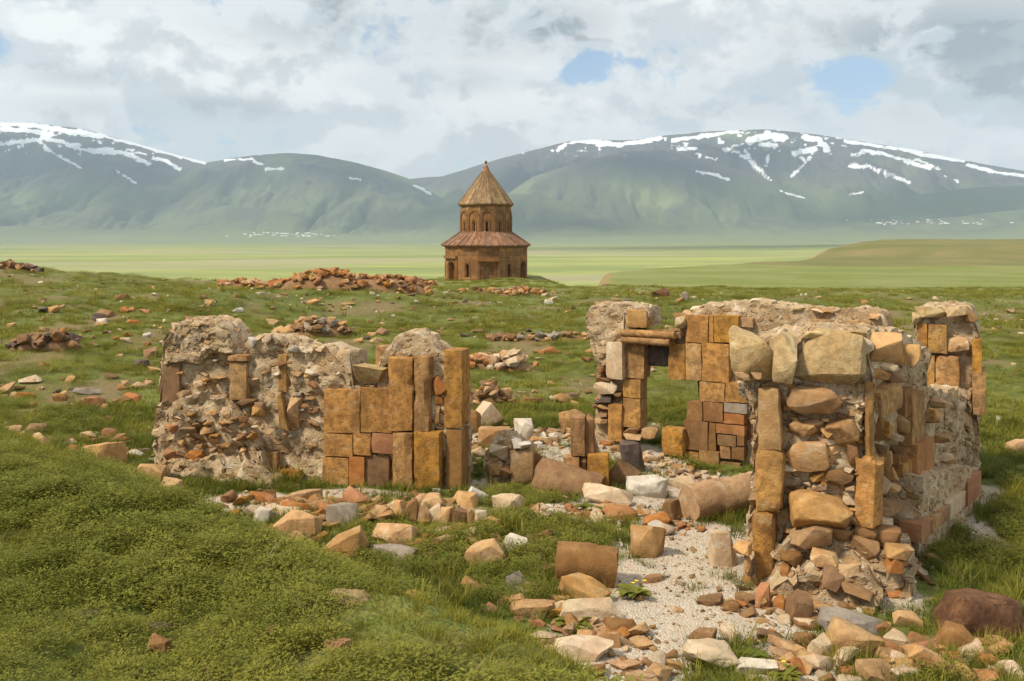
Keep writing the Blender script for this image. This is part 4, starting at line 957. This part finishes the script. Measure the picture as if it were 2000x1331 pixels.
heap('stone_heap', 'dark stacked field stones far left in the grass', 78, 688, 140, 34, 60, .25, .5, ['dark', 'brown', 'dark', 'brown', 'orange'], .25, 15, flat=True)
heap('rubble_heap', 'brown earth and rubble bank on the left skyline', 15, 528, 120, 14, 60, .3, .6, ['brown', 'dark', 'tan'], .4, 17)
heap('stone_heap', 'line of small stones in the grass left of the doorway', 1060, 668, 260, 14, 60, .15, .38, ['tan', 'brown', 'grey'], .18, 18)

# rubble spilling from the walls
def spill(label, pts, width, n, smin, smax, mats, seed):
    P = [gpt(*p) for p in pts]; r = random.Random(seed); c = P[len(P)//2]
    root = empty('rubble_spill', (c.x, c.y, c.z), label, 'rubble'); pos = []
    for i in range(n):
        k = r.randrange(len(P)-1); t = r.random(); q = P[k].lerp(P[k+1], t); pos.append((q.x+r.gauss(0, width*.5), q.y+r.gauss(0, width*.5)))
    tz = terrain(np.array([q[0] for q in pos]), np.array([q[1] for q in pos]))
    for (x, y), z in zip(pos, tz):
        s = smin+(smax-smin)*r.random()**2.2
        link('stone', pool(r.choice(mats), r.randrange(99)), root, (x-c.x, y-c.y, z-c.z+s*.13), (r.uniform(-.5, .5), r.uniform(-.5, .5), r.uniform(0, 6.3)), (s*1.15, s, s*r.uniform(.6, 1.0)))
TB = ['tan', 'brown', 'tan', 'pale', 'ashlar', 'orange']
spill('rubble strewn along the foot of the left wall down to the kerb row', [(470, 985), (560, 1000), (650, 1000), (740, 1010), (860, 985)], .5, 280, .07, .38, TB, 1)
spill('rubble packed between the left wall end and the pilaster stub', [(905, 870), (960, 890), (1040, 875), (1090, 845), (1150, 850)], .6, 240, .07, .36, ['tan', 'brown', 'pale', 'tan', 'white'], 2)
spill('broken stone around the foot of the ruined pier', [(1440, 1180), (1540, 1185), (1640, 1170), (1730, 1130), (1780, 1085)], .4, 230, .06, .30, TB, 3)
spill('small rubble on the chapel floor before the doorway wall', [(1170, 872), (1270, 895), (1350, 930), (1430, 955)], .4, 150, .05, .24, ['tan', 'pale', 'brown'], 4)
spill('rubble around the red orange stones on the gravel', [(1040, 1005), (1150, 1003), (1250, 1005), (1340, 1040)], .4, 160, .06, .28, ['tan', 'pale', 'white', 'orange'], 5)
spill('stones along the grass edge of the gravel path', [(960, 1160), (1060, 1190), (1130, 1240), (1210, 1250), (1250, 1320)], .4, 130, .07, .30, TB, 6)
spill('loose stones in the grass between big boulder and rusty boulder', [(1500, 1260), (1600, 1300), (1720, 1290), (1850, 1290), (1950, 1300)], .45, 130, .07, .34, TB, 7)
spill('rubble by the squared tan block beyond the mound', [(10, 855), (110, 885), (200, 880), (270, 900)], .9, 70, .08, .35, TB, 8)
spill('flakes and lumps in the grass hollow below the kerb row', [(560, 1050), (680, 1080), (800, 1060), (950, 1060), (1060, 1080)], .55, 150, .07, .34, TB, 9)

# single stones strewn over the field
rs = random.Random(77); cnt = 0
clusters = [(1330, 640, 60), (700, 620, 160), (520, 600, 140), (250, 640, 120), (1080, 600, 150), (900, 650, 120), (1880, 660, 60), (1960, 640, 50), (130, 790, 90), (800, 600, 160), (1050, 790, 60), (1100, 700, 100), (1300, 700, 60), (680, 660, 90), (1230, 610, 90), (60, 760, 80)]
while cnt < 285:
    if rs.random() < .6:
        c = rs.choice(clusters); x, y = rs.gauss(c[0], c[2]), rs.gauss(c[1], c[2]*.22)
    else: x, y = rs.uniform(-60, 2060), 575+rs.random()**1.4*330
    if y < 572 or (y > 800 and 280 < x < 1950) or y > 900: continue
    P = gpt(x, y)
    if P.y > 75 or P.z > 1.6 and P.y < 12: continue
    if x > 1340 and y > 610 and x < 1930: continue
    mt = rs.choices(['tan', 'pale', 'brown', 'dark', 'white', 'orange'], [8, 3, 4, 1.5, .7, 2])[0]
    s = rs.choice([.16, .2, .25, .3, .42])*rs.uniform(.8, 1.25)*(1.0 if P.y < 30 else 1.25)
    o = link('field_stone', pool(mt, rs.randrange(99)), None, (P.x, P.y, ter(P.x, P.y)+s*.14), (rs.uniform(-.3, .3), rs.uniform(-.3, .3), rs.uniform(0, 6.3)), (s*1.2, s, s*.9))
    nm = {'tan': 'tan', 'pale': 'pale', 'brown': 'brown', 'dark': 'blackish', 'white': 'white', 'orange': 'orange'}[mt]
    zone = ('beside the long orange heap' if 380 < x < 860 and y < 585 else 'on the rise before the church' if 860 <= x < 1150 and y < 610 else 'in the grass beyond the doorway wall' if x >= 1150 and x < 1760
            else 'in the grass right of the far corner pier' if x >= 1760 else 'in the grass behind the left wall' if 300 < x < 900 else 'between the left wall and the doorway wall' if x >= 900 else 'on the grassy slope left of the left wall' if y > 680 else 'on the far grassy slope near the dark stacked stones')
    sz = 'little' if s < .26 else 'fair sized'
    tag(o, '%s %s stone %s' % (sz, nm, zone), 'stone', '%s %s stones %s' % (sz, nm, zone)); cnt += 1

# ------------------------------------------------------------------ grass, weeds and pebbles (uncountable: points that carry tufts)
def mat_leaf(name, c1, c2, trans=.35):
    m, b, p = mat_new(name)
    r = b.n('ShaderNodeObjectInfo').outputs['Random']
    pos = b.n('ShaderNodeNewGeometry').outputs['Position']
    patch = b.noise(pos, .55, 4)
    f = b.math('ADD', b.math('MULTIPLY', r, .6), b.math('MULTIPLY_ADD', patch, 1.6, -.55), clamp=True)
    c = b.mix(f, c1, c2)
    b.link(c, p.inputs['Base Color']); p.inputs['Roughness'].default_value = .7
    tr = b.n('ShaderNodeBsdfTranslucent'); b.link(c, tr.inputs[0])
    mx = b.n('ShaderNodeMixShader', ins={0: trans, 1: p.outputs[0], 2: tr.outputs[0]})
    out = [n for n in b.nt.nodes if n.type == 'OUTPUT_MATERIAL'][0]; b.link(mx.outputs[0], out.inputs[0])
    return m
m_gr = mat_leaf('grass_blades', (.11, .125, .013), (.29, .25, .034))
m_lf = mat_leaf('weed_leaves', (.095, .122, .015), (.255, .24, .036))
m_lush = mat_leaf('lush_blades', (.058, .085, .010), (.165, .175, .024))
m_dry = mat_leaf('dry_stalks', (.34, .28, .14), (.42, .36, .20))
m_yel = mat_leaf('yellow_petals', (.75, .55, .02), (.8, .6, .03), .2)
def blade(V, Fc, r, base, h, w, lean, az, seg=3):
    q = len(V); dx, dy = math.cos(az), math.sin(az)
    for i in range(seg+1):
        t = i/seg; ww = w*(1-t*.92)*.5; o = lean*h*t*t; z = h*t*(1-.25*lean*t)
        cx, cy = base[0]+dx*o, base[1]+dy*o
        V.append((cx-dy*ww, cy+dx*ww, base[2]+z)); V.append((cx+dy*ww, cy-dx*ww, base[2]+z))
    for i in range(seg): Fc.append([q+2*i, q+2*i+1, q+2*i+3, q+2*i+2])
def tuft_mesh(seed, n, rad, h, w, mat):
    r = random.Random(seed); V = []; Fc = []
    for _ in range(n):
        a, d = r.uniform(0, 6.28), rad*math.sqrt(r.random())
        blade(V, Fc, r, (d*math.cos(a), d*math.sin(a), -.015), h*r.uniform(.45, 1.1), w*r.uniform(.7, 1.3), r.uniform(.2, 1.1), a+r.uniform(-1.2, 1.2))
    return mesh_np('tuft', V, Fc, mat)
def weed_mesh(seed, n, rad, h, leaf, mat):
    r = random.Random(seed); V = []; Fc = []
    for _ in range(n):
        a, d = r.uniform(0, 6.28), rad*math.sqrt(r.random()); hh = h*r.uniform(.3, 1)*(1.15-d/rad*.6)
        c = Vector((d*math.cos(a), d*math.sin(a), hh)); ll = leaf*r.uniform(.6, 1.3); az = a+r.uniform(-1, 1); up = r.uniform(-.1, .8)
        f = Vector((math.cos(az), math.sin(az), up)).normalized()*ll; sd_ = Vector((-math.sin(az), math.cos(az), r.uniform(-.4, .4)))*ll*.20
        q = len(V); V += [tuple(c-f*.5), tuple(c+sd_), tuple(c+f*.5+Vector((0, 0, -ll*.1))), tuple(c-sd_)]; Fc.append([q, q+1, q+2, q+3])
    return mesh_np('weed', V, Fc, mat)
protos = bpy.data.collections.new('tuft_shapes')
PN = []
def proto(me):
    o = bpy.data.objects.new('tuft_%02d' % len(PN), me); protos.objects.link(o); PN.append(o)
for k in range(4): proto(tuft_mesh(k, 44, .08, .075, .0065, m_gr))          # 0-3 short grass
for k in range(3): proto(weed_mesh(20+k, 190, .10, .11, .017, m_lf))         # 4-6 feathery weeds
for k in range(3): proto(tuft_mesh(40+k, 46, .30, .17, .020, m_gr))         # 7-9 coarse clumps for farther off
for k in range(2): proto(weed_mesh(60+k, 230, .34, .17, .042, m_lf))        # 10-11 coarse weeds
for k in range(2): proto(tuft_mesh(80+k, 30, .06, .24, .009, m_gr))         # 12-13 tall grass
proto(tuft_mesh(95, 9, .05, .26, .004, m_dry))                              # 14 dry stalks
for k in range(3): proto(tuft_mesh(120+k, 40, .085, .15, .0085, m_lush))     # 15-17 lush grass of the hollow
def scatter_object(name, coll, pos, rot, scl, idx):
    me = bpy.data.meshes.new(name); me.from_pydata(np.asarray(pos).tolist(), [], [])
    for nm, ty, dat, fld in (('rot', 'FLOAT_VECTOR', rot, 'vector'), ('scl', 'FLOAT', scl, 'value'), ('idx', 'INT', idx, 'value')):
        a = me.attributes.new(nm, ty, 'POINT'); a.data.foreach_set(fld, np.asarray(dat, np.int32 if ty == 'INT' else np.float32).ravel())
    o = link(name, me)
    g = bpy.data.node_groups.new(name+'_nodes', 'GeometryNodeTree')
    g.interface.new_socket('Geometry', in_out='INPUT', socket_type='NodeSocketGeometry'); g.interface.new_socket('Geometry', in_out='OUTPUT', socket_type='NodeSocketGeometry')
    N = g.nodes.new; gi, go, ip, ci = N('NodeGroupInput'), N('NodeGroupOutput'), N('GeometryNodeInstanceOnPoints'), N('GeometryNodeCollectionInfo')
    ci.inputs['Collection'].default_value = coll; ci.inputs['Separate Children'].default_value = True; ci.inputs['Reset Children'].default_value = True
    g.links.new(gi.outputs[0], ip.inputs['Points']); g.links.new(ci.outputs[0], ip.inputs['Instance']); ip.inputs['Pick Instance'].default_value = True
    for nm, ty, sock in (('rot', 'FLOAT_VECTOR', 'Rotation'), ('scl', 'FLOAT', 'Scale'), ('idx', 'INT', 'Instance Index')):
        na = N('GeometryNodeInputNamedAttribute'); na.data_type = ty; na.inputs['Name'].default_value = nm
        g.links.new([s for s in na.outputs if s.enabled and s.name == 'Attribute'][0], ip.inputs[sock])
    g.links.new(ip.outputs[0], go.inputs[0])
    o.modifiers.new('scatter', 'NODES').node_group = g
    return o
rg = np.random.default_rng(4)
def band(y0, y1, dens, um=.66):
    """random ground points between two distances, inside a wide wedge round the view"""
    n = int(dens*um*(y1*y1-y0*y0)); yy = np.sqrt(rg.uniform(y0*y0, y1*y1, n)); return rg.uniform(-um, um, n)*yy, yy
WALLS = [(w.O, w.e, w.n, w.L) for w in (wl, wd, wr, wo, wf, ws, wm)]
def free(x, y):
    ok = np.ones(len(x), bool)
    for O, e, n, L in WALLS:
        a = (x-O.x)*e.x+(y-O.y)*e.y; c = (x-O.x)*n.x+(y-O.y)*n.y
        ok &= ~((a > -.05) & (a < L+.05) & (c > -.65) & (c < .12))
    return ok
GX, GY, GI, GS = [], [], [], []
def add(x, y, kinds, smin, smax, keep=None):
    m = free(x, y) & (soil_mask(x, y)+.3*rg.standard_normal(len(x)) < .62) & (gravel_mask(x, y)+.22*rg.standard_normal(len(x)) < .40)
    if keep is not None: m &= keep
    x, y = x[m], y[m]; n = len(x)
    GX.append(x); GY.append(y); GI.append(rg.choice(kinds, n)); GS.append(rg.uniform(smin, smax, n)*(1+.35*fbm(x*.9, y*.9, s=601, o=2)))
x, y = band(2.4, 13.0, 300, .75)
on_mound = terrain(x, y) > .35
weedy = fbm(x*.8, y*.8, s=611, o=3)
add(x, y, [0, 1, 2, 3], .5, .9, on_mound & (weedy < .22)); add(x, y, [4, 5, 6, 4, 5, 6, 1], .7, 1.25, on_mound & (weedy >= -.12))
x, y = band(3.0, 9.0, 5, .75); add(x, y, [14, 12, 14], .5, .8, terrain(x, y) > .35)
x, y = band(5.0, 21.0, 95, .62); weedy = fbm(x*.6, y*.6, s=612, o=3); low = terrain(x, y) <= .40
bare = fbm(x*.5, y*.5, s=613, o=3) < .62
add(x, y, [15, 16, 17, 15, 16, 17, 12], .7, 1.2, low & bare & (weedy < .28)); add(x, y, [4, 5, 6], 1.0, 1.8, low & bare & (weedy >= .2))
x, y = band(6.0, 14.0, 14, .6); add(x, y, [12, 13, 12, 13, 14], .8, 1.3, (terrain(x, y) <= .4) & (fbm(x*.8, y*.8, s=614, o=2) > .0))
x, y = band(15.0, 60.0, .9, .60); add(x, y, [14, 12, 13], 1.0, 2.0)
x, y = band(16.0, 40.0, 11, .60); w2 = fbm(x*.25, y*.25, s=615, o=3)
add(x, y, [7, 8, 9], .55, .95, w2 < .1); add(x, y, [10, 11], .5, 1.0, w2 >= -.02)
x, y = band(38.0, 112.0, 2.6, .60); w2 = fbm(x*.12, y*.12, s=616, o=3)
add(x, y, [7, 8, 9], .8, 1.3, w2 < .1); add(x, y, [10, 11], .8, 1.4, w2 >= -.02)
GX, GY, GI, GS = map(np.concatenate, (GX, GY, GI, GS)); n = len(GX)
gr = scatter_object('grass', protos, np.stack([GX, GY, terrain(GX, GY)-.005], -1), np.stack([rg.uniform(-.2, .2, n), rg.uniform(-.2, .2, n), rg.uniform(0, 6.28, n)], -1), GS, GI)
tag(gr, 'green grass and feathery weeds covering the ground', 'grass', kind='stuff')
print('tufts', n)
# crushed mortar and pebbles on the bare patches
pebs = bpy.data.collections.new('pebble_shapes')
for k, mt in enumerate(['white', 'pale', 'tan', 'pale', 'brown', 'tan']):
    me = hull_mesh('pebble', 70+k, (1, .8, .55), 10, 0, .4); me.materials.append(M[mt]); pebs.objects.link(bpy.data.objects.new('pebble_%d' % k, me))
x, y = band(6.5, 19, 120, .6); k = (gravel_mask(x, y) > .3) & free(x, y); x, y = x[k], y[k]; n = len(x)
s_ = .010+.030*rg.random(n)**4+.004*rg.random(n)
x2, y2 = band(8, 20, 9, .6); x2, y2 = x2[free(x2, y2)], y2[free(x2, y2)]; x, y = np.concatenate([x, x2]), np.concatenate([y, y2]); s_ = np.concatenate([s_, .03+.07*rg.random(len(x2))**2]); n = len(x)
pb = scatter_object('pebbles', pebs, np.stack([x, y, terrain(x, y)+s_*.2], -1), np.stack([rg.uniform(-.4, .4, n), rg.uniform(-.4, .4, n), rg.uniform(0, 6.28, n)], -1), s_*1.6, rg.integers(0, 6, n))
x3, y3 = band(18, 75, .75, .6); k3 = fbm(x3/4, y3/4, s=641, o=3) > -.05; x3, y3 = x3[k3], y3[k3]; n = len(x3); s3 = .07+.2*rg.random(n)**3
pb3 = scatter_object('loose_stones', pebs, np.stack([x3, y3, terrain(x3, y3)+.03], -1), np.stack([rg.uniform(-.4, .4, n), rg.uniform(-.4, .4, n), rg.uniform(0, 6.28, n)], -1), s3*1.5, rg.integers(0, 6, n))
tag(pb3, 'countless small stones in the turf of the field', 'stones', kind='stuff')
tag(pb, 'crushed mortar and pebbles on the bare ground', 'gravel', kind='stuff')

# broad leaved weeds that can be told apart
def broad_weed(x, y, wpx, label, n=26, flowers=0):
    P = gpt(x, y); R = wpx*P.y/F/2; r = random.Random(int(x)); V = []; Fc = []
    root = empty('leafy_weed', P, label, 'plant')
    for i in range(n):
        az = r.uniform(0, 6.28); L = R*r.uniform(.6, 1.15); up = r.uniform(.35, 1.1); wd_ = L*.2; q = len(V)
        for j in range(5):
            t = j/4; rr = L*t; z = L*(up*t-.75*up*t*t)+.01; ww = wd_*math.sin(math.pi*min(1, .12+t*.88))*(1+.25*(j % 2))
            V.append((math.cos(az)*rr-math.sin(az)*ww, math.sin(az)*rr+math.cos(az)*ww, z+ww*.3)); V.append((math.cos(az)*rr, math.sin(az)*rr, z)); V.append((math.cos(az)*rr+math.sin(az)*ww, math.sin(az)*rr-math.cos(az)*ww, z+ww*.3))
        for j in range(4):
            a = q+3*j; Fc += [[a, a+1, a+4, a+3], [a+1, a+2, a+5, a+4]]
    link('leaves', mesh_np('leaves', V, Fc, m_lf, True), root)
    for k in range(flowers):
        bm = bmesh.new(); bmesh.ops.create_cone(bm, cap_ends=True, segments=9, radius1=.008, radius2=.022, depth=.012)
        me = bpy.data.meshes.new('flower'); bm.to_mesh(me); bm.free(); me.materials.append(m_yel)
        link('flower', me, root, (r.uniform(-.7, .7)*R, r.uniform(-.4, .4)*R, R*.55+.03))
broad_weed(1152, 1000, 64, 'dark leafy weed growing beside the red orange stone')
broad_weed(945, 1125, 66, 'leafy weed under the leaning slab in the grass hollow'); broad_weed(1120, 1225, 84, 'leafy weed sprawling over the broad pale slab edge', 34)
broad_weed(1240, 1166, 76, 'grassy weed with yellow flowers on the gravel', 40, 3); broad_weed(1030, 915, 40, 'leafy weed beside the low wall stub'); broad_weed(1880, 955, 36, 'leafy weed rooted on the south wall plinth')
broad_weed(1470, 1290, 70, 'bright grassy weed behind the pale squared block', 44, 0); broad_weed(1530, 1325, 76, 'bright grassy weed with one yellow flower near the bottom stones', 44, 1)

# ------------------------------------------------------------------ villages under the mountains
m_wh, b, p = mat_new('whitewash'); p.inputs['Base Color'].default_value = (.78, .77, .74, 1)
m_rf, b, p = mat_new('tin_roof'); p.inputs['Base Color'].default_value = (.55, .53, .52, 1)
def house_mesh(w, d, h, k):
    V = [(-w, -d, 0), (w, -d, 0), (w, d, 0), (-w, d, 0), (-w, -d, h), (w, -d, h), (w, d, h), (-w, d, h), (-w*1.05, 0, h+d*.6), (w*1.05, 0, h+d*.6)]
    me = mesh_np('house', V, [[0, 1, 5, 4], [1, 2, 6, 5], [2, 3, 7, 6], [3, 0, 4, 7], [4, 5, 9, 8], [6, 7, 8, 9], [5, 6, 9], [7, 4, 8]], m_wh)
    me.materials.append(m_rf)
    for i in (4, 5): me.polygons[i].material_index = 1 if k % 2 else 0
    return me
HM = [house_mesh(7+k*1.6, 4.5+k*.4, 4.5, k) for k in range(4)]
m_tr, b, p = mat_new('far_poplars'); p.inputs['Base Color'].default_value = (.05, .075, .03, 1)
rv = random.Random(3)
for n, cx, cy, sx, sy, D, lb, gp_ in [(46, 545, 461, 95, 4.0, 6600, 'tiny white house of the far village under the middle mountain', 'houses of the village under the middle mountain'),
                                    (40, 1800, 435, 110, 5, 6900, 'tiny house of the far village below the dark right hill', 'houses of the village below the dark right hill')]:
    tv, tf = [], []
    for i in range(n):
        px, py = max(cx-1.6*sx, min(cx+1.6*sx, rv.gauss(cx, sx*.6))), cy+rv.uniform(-sy, sy)
        Yd = D+rv.uniform(-250, 250); Xd = (px-1000)/F*Yd
        zz = ter(Xd, Yd) if D < 6000 else ZC-(py-HY)/F*Yd
        if D > 6000:                                                    # on the hillside: find the slope on this line of sight
            j = np.argmin(np.abs(us_m-(px-1000)/F)); colz = Z_M[:, j]; coly = ys_m; hit = np.nonzero(colz >= ZC-(py-HY)/F*coly)[0]
            if not len(hit): continue
            Yd = coly[hit[0]]; Xd = (px-1000)/F*Yd; zz = colz[hit[0]]
        o = link('village_house', HM[rv.randrange(4)], None, (Xd, Yd, zz-.8), (0, 0, rv.uniform(-.5, .5))); s = rv.uniform(.6, 1.1); o.scale = (s, s, s)
        tag(o, lb, 'house', gp_)
